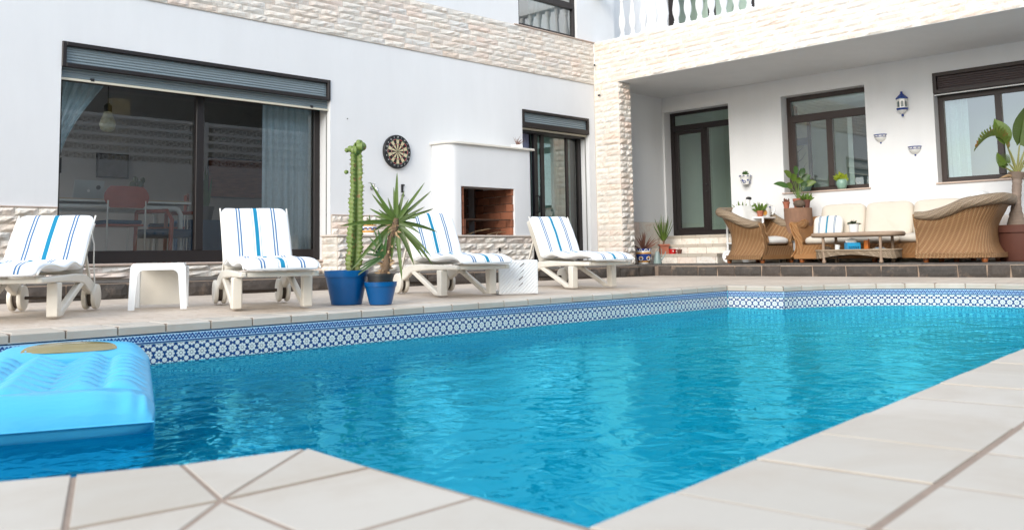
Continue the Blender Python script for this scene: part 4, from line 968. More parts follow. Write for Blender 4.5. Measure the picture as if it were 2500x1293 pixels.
b = MB().lathe([(0,.0), (.2255,.0), (.2255,.030), (.221,.036), (.0,.036)], 48, cap=False).xf(Matrix.Rotation(PI/2, 4, 'X')); b.build('body', BLACK, t, 40)
b = MB(); b.face([(.219*math.cos(2*PI*k/48), -.0365, .219*math.sin(2*PI*k/48)) for k in range(48)], [(.5+.5*.219/.2255*math.cos(2*PI*k/48), .5+.5*.219/.2255*math.sin(2*PI*k/48)) for k in range(48)]); b.build('face', m_dart(), t)
for k, nm in enumerate((20,1,18,4,13,6,10,15,2,17,3,19,7,16,8,11,14,9,12,5)):
    a = PI/2-k*2*PI/20; c = bpy.data.curves.new('numeral', 'FONT'); c.body = str(nm); c.size = .03; c.align_x = 'CENTER'; c.align_y = 'CENTER'
    o = bpy.data.objects.new('numeral', c); me = bpy.data.meshes.new_from_object(o); bpy.data.objects.remove(o); bpy.data.curves.remove(c); me.materials.clear()
    obj('numeral', me, PAPER, t, (.195*math.cos(a), -.038, .195*math.sin(a)), (PI/2, 0, 0))
for rr_ in (.107, .17): MB().tube([(rr_*math.cos(2*PI*k/40), -.038, rr_*math.sin(2*PI*k/40)) for k in range(41)], .0011, 4).build('wire', METAL, t)

# tap, bottle opener, cable hook on the wall
t = thing('garden_tap', 'small chrome garden tap high on the white wall beside the yucca', 'tap', (7.10, YW, 1.26))
MB().tube([(0, 0, 0), (0, -.06, 0), (.01, -.09, -.01), (.03, -.10, -.05)], .014, 8).build('spout', CHROME, t, 60); MB().tube([(0, -.05, .012), (0, -.05, .05)], .011, 8).build('valve', CHROME, t, 60); MB().tube([(.02, -.05, .05), (-.09, -.055, .062)], .006, 6).build('lever', METAL, t, 60); MB().lathe([(0,0), (.026,0), (.026,.006), (0,.006)], 16, cap=False).xf(Matrix.Rotation(PI/2, 4, 'X')).build('flange', CHROME, t, 40); MB().tube([(.03, -.10, -.05), (.036, -.10, -.075)], .009, 8).build('nozzle', METAL, t)
t = thing('wall_opener', 'black bottle opener hanging below the dartboard', 'opener', (7.60, YW-.001, 1.225))
MB().box(-.018, -.012, -.005, .018, 0, .10).build('plate', BLACK, t, bevel=.004); MB().tube([(-.016, -.02, -.03), (-.024, -.02, -.05), (0, -.02, -.066), (.024, -.02, -.05), (.016, -.02, -.03), (-.016, -.02, -.03)], .006, 6).build('ring', BLACK, t, 60); MB().box(-.016, -.02, .085, .03, 0, .105).build('hook', BLACK, t)
tag(MB().tube([(6.719, YW+.002, 2.134), (6.719, YW-.006, 2.134)], .008, 8).build('wall_plug', BLACK), 'tiny black plug in the bare white wall above the cactus', 'wall plug')
t = thing('cable_loop', 'thin coiled cable with black plug hanging at the beam and wall corner', 'cable', (XB-.03, 9.45, 3.06))
MB().tube([(0, .05, .44), (-.004, .06, .25), (0, .05, .10), (0, .03, .06), (0, -.03, .07), (0, -.06, .02), (0, -.03, -.05), (0, .02, -.04), (0, .045, .02), (0, .02, .07)], .004, 5).build('cable', ROPE, t, 60); MB().box(-.012, -.05, -.09, .012, -.015, -.065).build('plug', BLACK, t); MB().lathe([(0,0), (.014,0), (.014,.03), (0,.03)], 10, (0, .05, .43), cap=False).build('clip', BLACK, t)

# painted pots
def painted(parent, bands, n=28, c=(0,0,0), sx=1, sy=1):
    for prof, mat in bands:
        b = MB().lathe(prof, n, (0,0,0), cap=False).xf(Matrix.Translation(c) @ Matrix.Diagonal((sx, sy, 1, 1))); b.build('glazed_band', mat, parent, 50)
def arcs(parent, r, z, cnt, rad, mat, sx=1, sy=1, c=(0,0,0), half=True):
    """painted half-moons round a pot, as thin raised glaze"""
    for k in range(cnt):
        a = 2*PI*k/cnt; pts = []
        for j in range(9):
            th = PI*j/8 if half else 2*PI*j/8; pts.append((c[0]+sx*(r+.0025)*math.cos(a+rad/r*math.cos(th)), c[1]+sy*(r+.0025)*math.sin(a+rad/r*math.cos(th)), c[2]+z+rad*math.sin(th)))
        MB().tube(pts, .0065, 4, False).build('painted_arc', mat, parent)
t = thing('ceramic_trough', 'small white ceramic trough with blue arches and orange rim on the bench ledge', 'flower pot', (6.93, 9.40, .646), VIEW)
painted(t, [([(0,0),(.072,0),(.076,.03)], CERAM), ([(.0765,.03),(.082,.055)], CERAM_O), ([(.082,.055),(.094,.112)], CERAM), ([(.0945,.112),(.10,.128),(.088,.128),(.085,.10),(0,.10)], CERAM_O)], sx=1.05, sy=.7)
arcs(t, .089, .065, 10, .026, CERAM_B, 1.05, .7); arcs(t, .089, .066, 10, .012, CERAM_O, 1.05, .7)
for k in range(12): a = rl.random()*PI; L = rl.uniform(.05, .15); leaf(t, (rl.uniform(-.05,.05), 0, .11), (L*math.cos(a)*.8, rl.uniform(-.04,.04), .11+L*math.sin(a)), .018, (0,0,.02), LEAF_D if k % 2 else LEAF_L, 4, .1, shape=1)
t = thing('mantel_planter', 'small white planter with a spiky dry plant on the barbecue mantel', 'flower pot', (9.62, 9.36, 1.928), VIEW)
MB().box(-.085, -.05, 0, .085, .05, .065).build('pot', CERAM, t, bevel=.008); MB().box(-.075, -.04, .066, .075, .04, .068).build('soil', SOIL, t)
for k in range(11): a = math.radians(rl.uniform(15, 165)); L = rl.uniform(.08, .15); leaf(t, (rl.uniform(-.02,.02), 0, .066), (L*math.cos(a), rl.uniform(-.03,.03), .066+L*math.sin(a)), .012, (0,0,.0), LEAF_R, 3, .1)

# ------------------------------------------------------------------ wicker furniture
def wicker_seat(t, W, D, hb, ha, wk, feet, arm_w=.10, seat_z=.36, rim_r=.052):
    """barrel chair or sofa: local +y is the front; W wide, D deep, back height hb, arm height ha"""
    hw, hd = W/2, D/2; rad = .26; pts = []
    pts.append((hw, hd))
    for k in range(0, 6): pts.append((hw, hd-(D-rad)*(k+1)/6))
    for k in range(1, 8): a = k*PI/2/7; pts.append((hw-rad+rad*math.cos(a), -hd+rad-rad*math.sin(a)))
    nb_ = 6 if W > 1.5 else 3
    for k in range(1, nb_): pts.append((hw-rad-(W-2*rad)*k/nb_, -hd))
    half = pts[:]
    pts = half + [(-x, y) for x, y in reversed(half)] if nb_ == 0 else half + [(-x, y) for x, y in reversed(half[:len(half)-(nb_-1)])]
    P2 = [Vector(p) for p in pts]; m = len(P2); S = [0]
    for k in range(1, m): S.append(S[-1]+(P2[k]-P2[k-1]).length)
    LT = S[-1]
    def nrm(k):
        d = (P2[min(m-1,k+1)]-P2[max(0,k-1)]).normalized(); n_ = Vector((-d.y, d.x)); return -n_ if n_.dot(P2[k]) < 0 and False else Vector((d.y, -d.x)) if False else n_
    NN = []
    for k in range(m):
        d = (P2[min(m-1,k+1)]-P2[max(0,k-1)]).normalized(); n_ = Vector((d.y, -d.x))
        if n_.dot(P2[k]-Vector((0, hd*.2))) < 0: n_ = -n_
        NN.append(n_)
    def topz(k):
        s = S[k]/LT; a_ = D/LT; f = min(s, 1-s)/ (a_*1.15); f = min(1, f); f = f*f*(3-2*f); dip = .03*math.sin(min(1, min(s, 1-s)/(a_*.7))*PI)
        return ha+(hb-ha)*f-dip
    z0 = .085
    def outer(u, v):
        kf = u*(m-1); k = min(m-2, int(kf)); f = kf-k; p = P2[k].lerp(P2[k+1], f); n_ = NN[k].lerp(NN[k+1], f).normalized(); tz = topz(k)*(1-f)+topz(k+1)*f
        fl = (tz-ha)/max(.01, hb-ha)
        off = .05*(1-min(1, v/.22))**1.5 - .035*math.sin(min(1, v/.75)*PI) + (.055+.10*fl)*max(0, (v-.45)/.55)**1.6
        return (p.x+n_.x*off, p.y+n_.y*off, z0+(tz-z0)*v)
    kU = LT/.028; b = MB().grid(outer, m*3, 18, False, kU, 26); b.build('body', wk, t, 70)
    def inner(u, v):
        p = Vector(outer(1-u, v)); kf = (1-u)*(m-1); k = min(m-2, int(kf)); n_ = NN[k].lerp(NN[k+1], kf-k).normalized(); return (p.x-n_.x*(.055+.03*(1-v)), p.y-n_.y*(.055+.03*(1-v)), max(seat_z-.14, p.z))
    MB().grid(inner, m*3, 12, False, kU, 20).build('inner_shell', wk, t, 70)
    rim = []
    for k in range((m-1)*3+1):
        p = Vector(outer(k/((m-1)*3), 1)); kf = k/3; kk = min(m-2, int(kf)); n_ = NN[kk].lerp(NN[kk+1], kf-kk).normalized(); rim.append((p.x-n_.x*.018, p.y-n_.y*.018, p.z-.012))
    MB().tube(rim, [rim_r*(.85+.5*min(1, min(k, len(rim)-1-k)/8)) for k in range(len(rim))], 14, True, 14, kU).build('rolled_rim', WICKER_G if wk is WICKER else wk, t, 70)
    # arm fronts
    for s_ in (0, 1):
        e = [Vector(outer(s_, v/14)) for v in range(15)]; sg = 1 if s_ == 0 else -1; b = MB()
        b.grid(lambda u, v: (lambda q: (q.x-sg*u*(.085+.02*(1-v)), q.y+.012*math.sin(u*PI), q.z))(e[int(round(v*14))]), 5, 14, False, 4, 20); b.build('arm_front', wk, t, 70)
        MB().tube([(q.x+sg*.004, q.y+.006, q.z) for q in e], .016, 6, True, 2, 20).build('edge_braid', wk, t, 60); MB().tube([(q.x-sg*.10, q.y+.006, q.z) for q in e[6:]], .013, 6, True, 2, 14).build('edge_braid', wk, t, 60)
    # seat front panel, base plinth, seat deck
    b = MB().grid(lambda u, v: (-hw+.07+u*(W-.14), hd+.0-.01*math.sin(v*PI), z0+.03+v*(seat_z-.10-z0-.03)), 12, 6, False, (W-.14)/.028, 10); b.build('front_panel', wk, t, 70)
    MB().prism([(p.x*.86, p.y*.86+.05) for p in reversed(P2)], seat_z-.13, seat_z-.105).build('seat_deck', wk, t)
    pr = MB(); ring = [Vector(outer(k/(m*2), 0)) for k in range(m*2+1)]
    for k in range(len(ring)-1):
        a, c = ring[k], ring[k+1]; u0, u1 = k/(m*2)*kU*1.6, (k+1)/(m*2)*kU*1.6
        na = Vector((a.x, a.y, 0)).normalized()*.012
        pr.face([(a.x+na.x, a.y+na.y, z0-.03), (c.x+na.x, c.y+na.y, z0-.03), (c.x+na.x, c.y+na.y, z0+.032), (a.x+na.x, a.y+na.y, z0+.032)], [(u0,0),(u1,.5),(u1,2.5),(u0,2)])
        pr.face([(a.x+na.x, a.y+na.y, z0+.032), (c.x+na.x, c.y+na.y, z0+.032), (c.x-na.x*4, c.y-na.y*4, z0+.036), (a.x-na.x*4, a.y-na.y*4, z0+.036)], [(u0,0),(u1,0),(u1,1),(u0,1)])
    pr.box(-hw-.01, hd-.02, z0-.03, hw+.01, hd+.014, z0+.032); pr.box(-hw+.02, -hd+.02, z0-.028, hw-.02, hd-.021, z0-.01); pr.build('plinth', wk, t)
    fp = MB().lathe([(.0,0), (.030,0), (.036,.02), (.040,.05), (.034,.062)], 14, cap=False).mesh('foot', 50); fp.materials.append(FEET)
    for x, y in feet: obj('foot', fp, None, t, (x, y, .0))
def pillow(t, name, W, H, T, M, mat, uvs=True, ex=.55, sag=0.0):
    def fn(u, v):
        a = 2*PI*u; e = (v-.5)*PI; ce, se = math.cos(e), math.sin(e)
        q = Vector((W/2*math.copysign(abs(math.cos(a))**ex, math.cos(a))*abs(ce)**ex, H/2*math.copysign(abs(math.sin(a))**ex, math.sin(a))*abs(ce)**ex, T/2*math.copysign(abs(se)**.8, se)))
        q.z += T*.12*noise.noise((q.x*6, q.y*6, W*9)) - sag*(q.x/W)**2; return M @ q
    b = MB().grid(fn, 36, 14, True)
    Mi = M.inverted()
    for k, fa in enumerate(b.f): b.uv[k] = [((Mi @ Vector(b.v[j])).x/W+.5, (Mi @ Vector(b.v[j])).y/H+.5) for j in fa]
    return b.build(name, mat, t, 80)
RX = lambda a: Matrix.Rotation(math.radians(a), 4, 'X'); RZ = lambda a: Matrix.Rotation(math.radians(a), 4, 'Z'); RY = lambda a: Matrix.Rotation(math.radians(a), 4, 'Y'); TR = lambda *p: Matrix.Translation(p)

A1 = thing('wicker_armchair', 'brown wicker armchair with white cushions in front of the porch steps', 'armchair', (12.80, 7.22, ZT), math.radians(180-10), 'wicker armchairs on the terrace')
wicker_seat(A1, .80, .78, .83, .60, WICKER, [(x, y) for x in (-.34, .34) for y in (-.31, .33)])
A3 = thing('wicker_armchair', 'brown wicker armchair seen from the side beside the potted palm', 'armchair', (12.46, 4.12, ZT), math.radians(4), 'wicker armchairs on the terrace')
wicker_seat(A3, .82, .86, .80, .62, WICKER, [(x, y) for x in (-.34, .34) for y in (-.34, .35)])
for t_, lb in ((A1, 'of the armchair by the steps'), (A3, 'of the armchair by the palm')):
    s = thing('seat_cushion', 'white cotton seat cushion ' + lb, 'cushion', t_.location, t_.rotation_euler.z); pillow(s, 'cushion_body', .62, .66, .13, TR(0, .06, .335), WHITE_CUSHION, ex=.4)
    s = thing('back_cushion', 'plump white back cushion ' + lb, 'cushion', t_.location, t_.rotation_euler.z); pillow(s, 'cushion_body', .56, .52, .20, TR(0, -.20, .66) @ RX(112), WHITE_CUSHION, ex=.55)
SF = thing('wicker_sofa', 'honey wicker sofa with cream cushions along the porch wall', 'sofa', (13.12, 5.40, ZT), math.radians(90))
wicker_seat(SF, 2.36, .82, .66, .58, WICKER_O, [(x, y) for x in (-1.1, 0, 1.1) for y in (-.32, .35)])
for k, (x, lb) in enumerate(((.70, 'left end'), (.0, 'middle'), (-.70, 'right end'))):
    s = thing('sofa_back_cushion', 'cream back cushion at the %s of the wicker sofa' % lb, 'cushion', SF.location, SF.rotation_euler.z, 'sofa cushions'); pillow(s, 'cushion_body', .70, .56, .20, TR(x, -.24, .60) @ RX(104), CREAM_CUSHION, ex=.34)
    s = thing('sofa_seat_cushion', 'cream seat cushion at the %s of the wicker sofa' % lb, 'cushion', SF.location, SF.rotation_euler.z, 'sofa cushions'); pillow(s, 'cushion_body', .70, .72, .14, TR(x, .06, .325), CREAM_CUSHION, ex=.3)
for x, lb in ((.82, 'left'), (-.74, 'right')):
    s = thing('striped_pillow', 'blue-striped cream pillow at the %s end of the wicker sofa' % lb, 'pillow', SF.location, SF.rotation_euler.z); pillow(s, 'pillow_body', .46, .34, .12, TR(x, .02, .53) @ RX(106) @ RY(0), PILLOW_STRIPE, ex=.45)

# coffee table
CT = thing('coffee_table', 'greyed wicker coffee table with lower shelf in front of the sofa', 'table', (12.28, 5.42, ZT), math.radians(90))
def oval(w_, d_, z, k=36, e=.62): return [(w_/2*math.copysign(abs(math.cos(2*PI*i/k))**e, math.cos(2*PI*i/k)), d_/2*math.copysign(abs(math.sin(2*PI*i/k))**e, math.sin(2*PI*i/k)), z) for i in range(k)]
o_ = oval(1.20, .52, .385); b = MB(); b.tube(o_+[o_[0]], .032, 12, False, 10, 90); b.face([(x, y, .405) for x, y, z in oval(1.16, .49, 0)]); b.face([(x, y, .36) for x, y, z in reversed(oval(1.16, .49, 0))]); b.build('top', CANE, CT, 60)
o2 = oval(1.14, .48, 0, 48)
b = MB()
for k in range(48):
    a, c = o2[k], o2[(k+1) % 48]
    lo = lambda p: .055+.058*abs(math.sin((p[0]/.57+.0)*PI*.5*1.0+PI/2))**1.5 if abs(p[1]) > .1 else .07
    b.face([(a[0], a[1], lo(a)), (c[0], c[1], lo(c)), (c[0], c[1], .175), (a[0], a[1], .175)], [(k*1.1, 0), (k*1.1+1.1, 0), (k*1.1+1.1, 4), (k*1.1, 4)])
b.build('apron', WICKER_G, CT)
b = MB(); b.face([(x, y, .172) for x, y, z in o2]); b.tube([(x, y, .172) for x, y, z in o2+o2[:1]], .014, 6, False); b.build('shelf', WICKER_G, CT, 60)
for x in (-.40, .40):
    for y in (-.20, .20):
        MB().tube([(x, y, .02), (x, y, .37)], .021, 8).build('post', CANE, CT, 60); MB().lathe([(0,0), (.022,0), (.03,.02), (.022,.036), (0,.036)], 12, (x, y, 0), cap=False).build('foot', CANE, CT, 60)
def on_table(x, y, z): p = Matrix.Translation(CT.location) @ Matrix.Rotation(math.radians(90), 4, 'Z') @ Vector((x, y, z)); return tuple(p)
t = thing('succulent_pot', 'dark succulent in a white ribbed pot on the coffee table', 'flower pot', on_table(.05, -.02, .406), VIEW)
MB().lathe([(0,0), (.056,0), (.060,.03), (.0595,.033), (.063,.06), (.0625,.063), (.066,.09), (.0655,.093), (.069,.125), (.064,.125), (.062,.11), (0,.11)], 24, cap=False).build('pot', CERAM, t, 40)
for k in range(34): a = rl.random()*2*PI; e = rl.uniform(.1, 1.3); L = rl.uniform(.05, .11); leaf(t, (0,0,.11), (L*math.cos(a)*math.cos(e), L*math.sin(a)*math.cos(e), .115+L*math.sin(e)*.75), .04, (0,0,.015), LEAF_B, 4, .15, shape=1, side=Vector((rl.gauss(0,1), rl.gauss(0,1), .3)).normalized())
t = thing('blue_basket', 'bright blue plastic basket of tissues on the coffee table shelf', 'basket', on_table(.02, .12, .176), VIEW)
b = MB(); b.box(-.085, -.06, 0, .085, .06, .006)
for sx in (-1, 1): b.box(sx*.085-.004, -.06, .0, sx*.085+.004, .06, .10)
for sy in (-1, 1):
    b.box(-.081, sy*.06-.004, .05, .081, sy*.06+.004, .10)
    for k in range(6): b.box(-.078+k*.028, sy*.06-.003, .005, -.066+k*.028, sy*.06+.003, .05)
b.build('basket_body', CYANB, t)
b = MB(); b.face([(-.06,-.02,.08), (.04,-.03,.08), (.06,.01,.15), (-.02,.0,.165)]); b.face([(-.075,.01,.08), (.0,.02,.08), (-.02,.03,.155), (-.09,.02,.13)]); b.face([(0,.0,.09), (.07,.02,.09), (.075,.03,.14), (.03,.02,.16)]); b.build('tissue', PAPER, t)
t = thing('candle_cup', 'white candle cup leaning on a saucer on the coffee table shelf', 'cup', on_table(.24, .12, .176)); MB().lathe([(0,0), (.07,.004), (.072,.008), (0,.006)], 20, cap=False).build('saucer', CERAM, t, 40); MB().lathe([(0,.008), (.032,.008), (.036,.075), (.032,.075), (.03,.02), (0,.02)], 18, cap=False).xf(RX(8)).build('cup', CERAM, t, 40)
t = thing('orange_lighter_box', 'orange plastic tub on the coffee table shelf', 'tub', on_table(-.12, -.02, .176)); MB().box(-.035, -.03, 0, .035, .03, .13).build('tub_body', ORANGE, t, bevel=.006); MB().box(-.02, -.034, .115, .02, -.0301, .145).build('clip', ORANGE, t)
t = thing('magazine', 'folded magazine lying at the end of the coffee table shelf', 'magazine', on_table(-.34, .10, .176), .4); MB().box(-.11, -.08, 0, .11, .08, .012).build('pages', PAPER, t); MB().box(-.112, -.082, .0121, .112, .082, .016).build('cover', simple('magazine_cover', (.30, .32, .25), .4, .8, 14), t); MB().box(-.08, -.06, .0162, .06, .05, .03).build('second_issue', simple('magazine_cover_dark', (.10, .14, .2), .4, .8, 14), t)
t = thing('pebble_bowl', 'grey heap of pumice pebbles on the coffee table shelf', 'ornament', on_table(.42, .05, .176)); MB().grid(lambda u, v: ((.09*math.cos(2*PI*u)*math.cos(v*PI/2))*(1+.2*noise.noise((u*6, v*3, 1))), .06*math.sin(2*PI*u)*math.cos(v*PI/2), .055*math.sin(v*PI/2)), 18, 6, True).build('heap', ROCK, t, 60)

# stump with pots
t = thing('log_stump', 'sawn log stump plinth against the wall left of the sofa', 'stump', (13.30, 6.80, ZT)); MB().grid(lambda u, v: ((.215+.012*noise.noise((u*9, v*2, 3)))*math.cos(2*PI*u), (.215+.012*noise.noise((u*9, v*2, 3)))*math.sin(2*PI*u), v*.84), 32, 6, True).build('log', STUMP, t, 60); MB().lathe([(0,.838), (.212,.838)], 28, cap=False).build('cut_face', simple('cut_wood', (.24, .15, .10), .9, .3, 20), t)
def potplant(name, label, loc, r, h, potm, leaves, lm, spread, lh, lw, shape=1, droop=.02):
    t = thing(name, label, 'plant', loc, VIEW); pot(t, r*.75, r, h, potm, .012, h*.25)
    for k in range(leaves):
        a = rl.random()*2*PI; e = rl.uniform(.35, 1.4); L = lh*rl.uniform(.55, 1.0); leaf(t, (.01*math.cos(a), .01*math.sin(a), h-.03), (spread*L*math.cos(a)*math.cos(e), spread*L*math.sin(a)*math.cos(e), h-.03+L*math.sin(e)), lw*rl.uniform(.7, 1.1), (droop*math.cos(a), droop*math.sin(a), droop), lm, 6, .15, shape=shape, side=Vector((rl.gauss(0,.4), 1, rl.gauss(0,.4))).normalized())
    return t
ZS = ZT+.842
t = thing('pumice_rock', 'rough brown pumice rock at the front of the log stump', 'rock', (13.16, 6.70, ZS)); MB().grid(lambda u, v: (.075*(1+.25*noise.noise((u*7, v*4, 0)))*math.cos(2*PI*u)*math.sin(v*PI), .09*(1+.25*noise.noise((u*7, v*4, 5)))*math.sin(2*PI*u)*math.sin(v*PI), .06-.06*math.cos(v*PI)), 18, 9, True).build('rock_body', ROCK, t, 60)
t = thing('arum_plant', 'broad-leaved arum in a terracotta pot, tallest on the log stump', 'plant', (13.33, 6.80, ZS), VIEW); pot(t, .065, .085, .15, TERRA, .012, .035)
for (x, z, bx, w_, m_) in ((-.20, .62, -.02, .10, LEAF_L), (-.10, .56, .0, .12, LEAF_L), (.08, .66, .02, .10, LEAF_D), (.15, .55, .04, .12, LEAF_D), (-.30, .42, -.08, .09, LEAF_D), (.02, .50, .0, .13, LEAF_L), (.20, .44, .06, .10, LEAF_L), (-.06, .70, .0, .08, LEAF_D), (.10, .42, .03, .11, LEAF_D), (-.16, .40, -.03, .10, LEAF_L)):
    mid = Vector((x*.55, rl.uniform(-.06,.04), .12+(z-.12)*.70)); MB().tube([(0,0,.12), tuple(Vector((x*.22, 0, .12+(z-.12)*.4))), tuple(mid)], .006, 5).build('stalk', LEAF_L, t, 60)
    leaf(t, mid, (x*1.1+bx, mid.y-.04, z-.04), w_, (0, -.02, .05), m_, 7, .18, shape=1, side=Vector((rl.uniform(-.4,.4), 1, rl.uniform(-.6,.1))).normalized())
potplant('bronze_succulent', 'small bronze plant in a tilted terracotta pot, left on the log stump', (13.22, 6.95, ZS), .05, .10, TERRA, 9, LEAF_R, .8, .11, .035)
potplant('jade_shrub', 'small round-leaved green shrub in a dark pot, right on the log stump', (13.24, 6.62, ZS), .055, .12, TERRA_D, 34, LEAF_L, 1.0, .17, .032)

# tea trolley with painted ceramics behind the armchair
t = thing('tea_trolley', 'white tea trolley with spoked wheel behind the armchair by the steps', 'trolley', (13.18, 7.50, ZT))
for x in (-.34, .20):
    for y in (-.34, .30): MB().tube([(x, y, .10), (x, y, .70)], .017, 8).build('post', PLASTIC_W, t, 60)
for z in (.30, .69): MB().box(-.36, -.36, z, .22, .32, z+.025).build('tray', PLASTIC_W, t, bevel=.006)
for x in (-.39,):
    for y in (.27,):
        b = MB().lathe([(.062,-.014), (.10,-.014), (.104,0), (.10,.014), (.062,.014), (.062,-.014)], 28, cap=False); b.lathe([(0,-.008), (.064,-.005), (.064,.005), (0,.008)], 28, cap=False); b.xf(TR(x, y, .104) @ RY(90)); b.build('wheel', PLASTIC_W, t, 40); b = MB().lathe([(0,-.02), (.014,-.02), (.014,.02), (0,.02)], 10, cap=False).xf(TR(x, y, .104) @ RY(90)); b.build('hub', PLASTIC_W, t)
for y in (-.34,): MB().box(.18, y, 0, .22, y+.04, .10).build('caster', PLASTIC_W, t)
t = thing('painted_vase', 'white ceramic pot painted with flowers and ochre on the tea trolley', 'vase', (13.14, 7.30, ZT+.715), VIEW)
painted(t, [([(0,0),(.09,0),(.10,.03)], CERAM), ([(.1005,.03),(.115,.09)], CERAM), ([(.115,.09),(.118,.13),(.105,.18),(.07,.215),(.06,.24),(.05,.24),(.04,.20),(0,.19)], CERAM)])
MB().grid(lambda u, v: (-.02+.035*v*math.cos(2*PI*u), -.118-.004*(1-v), .07+.045*v*math.sin(2*PI*u)), 16, 3, True).build('ochre_patch', CERAM_O, t); arcs(t, .108, .15, 7, .016, CERAM_B, half=False)
MB().tube([(.10, -.02, .19), (.15, -.02, .19), (.165, -.02, .10), (.12, -.02, .04)], .016, 8).build('handle', CERAM, t, 60)
t = thing('painted_jug', 'slim white ceramic bird jug with dark top behind the armchair cushion', 'jug', (13.20, 7.62, ZT+.715), VIEW); MB().lathe([(0,0), (.06,0), (.07,.10), (.045,.22), (.04,.30), (0,.31)], 18, cap=False).build('jug_body', CERAM, t, 60); MB().grid(lambda u, v: (.02+.05*math.cos(2*PI*u)*math.sin(v*PI), .03*math.sin(2*PI*u)*math.sin(v*PI), .32-.03*math.cos(v*PI)), 12, 6, True).build('dark_top', BLACK, t, 60)
potplant('basil_pot', 'small leafy herb in a terracotta pot on the tea trolley', (12.98, 7.28, ZT+.715), .05, .10, TERRA, 40, LEAF_L, 1.0, .20, .03)
potplant('pothos_pot', 'variegated leafy plant beside the white jug on the tea trolley', (13.02, 7.62, ZT+.715), .05, .09, TERRA, 26, LEAF_L, 1.5, .24, .04)
t = thing('floor_lantern', 'black and glass floor lantern between armchair and sofa', 'lantern', (13.05, 6.72, ZT), VIEW); MB().lathe([(0,0), (.06,0), (.062,.02), (.05,.03), (.05,.16), (.058,.165), (.058,.175), (0,.175)], 20, cap=False).build('base', BLACK, t, 40); MB().lathe([(.05,.176), (.055,.30), (.045,.305)], 20, cap=False).build('glass', simple('frosted_glass', (.5, .53, .55), .2, .1), t, 40); MB().lathe([(.062,.30), (.066,.33), (0,.345)], 20, cap=False).build('cap', METAL, t, 40)
for k in range(6): MB().lathe([(.051,.04+k*.02), (.056,.046+k*.02), (.051,.052+k*.02)], 20, (13.05, 6.72, ZT), cap=False).xf(TR(-13.05, -6.72, -ZT)).build('louvre', BLACK, t)

# potted strelitzia palm
t = thing('potted_palm', 'banana-like palm with a torn arching leaf in a large brown pot', 'plant', (12.95, 3.56, ZT), VIEW)
MB().lathe([(0,0), (.25,0), (.262,.02), (.30,.36), (.325,.365), (.335,.46), (.31,.46), (.30,.42), (0,.42)], 32, cap=False).build('pot', TERRA_D, t, 35); MB().lathe([(0,.422), (.30,.42)], 24, cap=False).build('soil', SOIL, t)
trk = [(-.045, 0, .42), (-.04, 0, .60), (-.02, 0, .85), (.0, 0, 1.02), (.01, 0, 1.14)]
b = MB(); b.tube([tuple(Vector(trk[min(3, int(k/6))]).lerp(Vector(trk[min(3, int(k/6))+1]), k/6-min(3, int(k/6)))) for k in range(25)], [(.115-.062*min(1, k/9))*(1+.10*((k % 2) == 0)+.05*((k % 3) == 0)) if k < 20 else .053+.012*(k-19) for k in range(25)], 16); b.build('trunk', PALM_TRUNK, t, 60)
CP = Vector((.01, 0, 1.12))
for k in range(16): a = rl.uniform(-.3, PI+.3); leaf(t, CP+Vector((.05*math.cos(a), 0, -.04)), CP+Vector((.22*math.cos(a), rl.uniform(-.1,.1), -.04+.14*math.sin(a)*rl.random())), .03, (0,0,.03), DRYLEAF, 3, .1, 'leaf_sheath')
def big(p1, ctrl, W, mat, stalk=.35, nm='frond', torn=False, tip=None):
    p0 = CP; p1 = Vector(p1); c = Vector(ctrl); P_ = lambda t_: p0*(1-t_)**2+c*2*t_*(1-t_)+p1*t_*t_
    st = MB().tube([tuple(P_(stalk*k/5)) for k in range(6)], [.018-.002*k for k in range(6)], 7).build('stalk', simple('frond_stalk', (.22, .22, .07), .5, .2), t, 60)
    b = MB(); n = 18
    for sg in (-1, 1):
        cut = rl.uniform(.8, 1.1)
        for k in range(n):
            t0, t1 = stalk+(1-stalk)*k/n, stalk+(1-stalk)*(k+1)/n
            wd = lambda q: W*math.sin(PI*min(1, max(.03, (q-stalk)/(1-stalk)))**.75)**.85
            q0, q1 = P_(t0), P_(t1); d = (q1-q0).normalized(); s = d.cross(Vector((0, -1, 0))).normalized()
            if torn: s = (s*(1.0 if sg > 0 else .75)+Vector((0, -.15 if sg > 0 else -.65, 0))).normalized()
            else: s = (s*sg+Vector((0, -.35, 0))).normalized()
            w0, w1 = wd(t0), wd(t1); e0 = e1 = Vector()
            if torn: w0 *= rl.uniform(.75, 1.1); w1 *= rl.uniform(.6, 1.0); e0, e1 = d*.035, d*.025
            m0, m1 = q0+s*w0*.55+e0*.5, q1+s*w1*.55+e1*.5; dr = Vector((0, 0, -.10*W)) if not torn else Vector()
            b.face([q0, q1, m1, m0]); b.face([m0, m1, q1+s*w1+e1+dr, q0+s*w0+e0+dr])
    if not torn: b.weld()
    b.build(nm, mat, t, 120 if not torn else None); return st
big((-.60, -.15, 1.42), (-.16, -.05, 1.92), .15, LEAF_T, .26, torn=True)
big((-.22, .05, 1.86), (-.12, 0, 1.62), .12, LEAF_L, .45)
big((.16, -.05, 2.02), (.06, 0, 1.6), .16, LEAF, .40)
big((.42, .0, 1.75), (.22, 0, 1.75), .15, LEAF_D, .40); big((.50, .1, 1.45), (.3, 0, 1.65), .15, LEAF, .35); big((-.28, -.1, 1.22), (-.18, 0, 1.42), .10, LEAF_Y if False else LEAF_L, .30); big((-.30, -.12, 1.40), (-.26, -.05, 1.22), .06, LEAF_L, .4); big((.24, -.12, 1.18), (.18, 0, 1.36), .10, LEAF_L, .3)
leaf(t, (.12, -.1, .45), (.20, -.1, .62), .06, (.0, 0, .02), LEAF_D, 5, .1, shape=1)

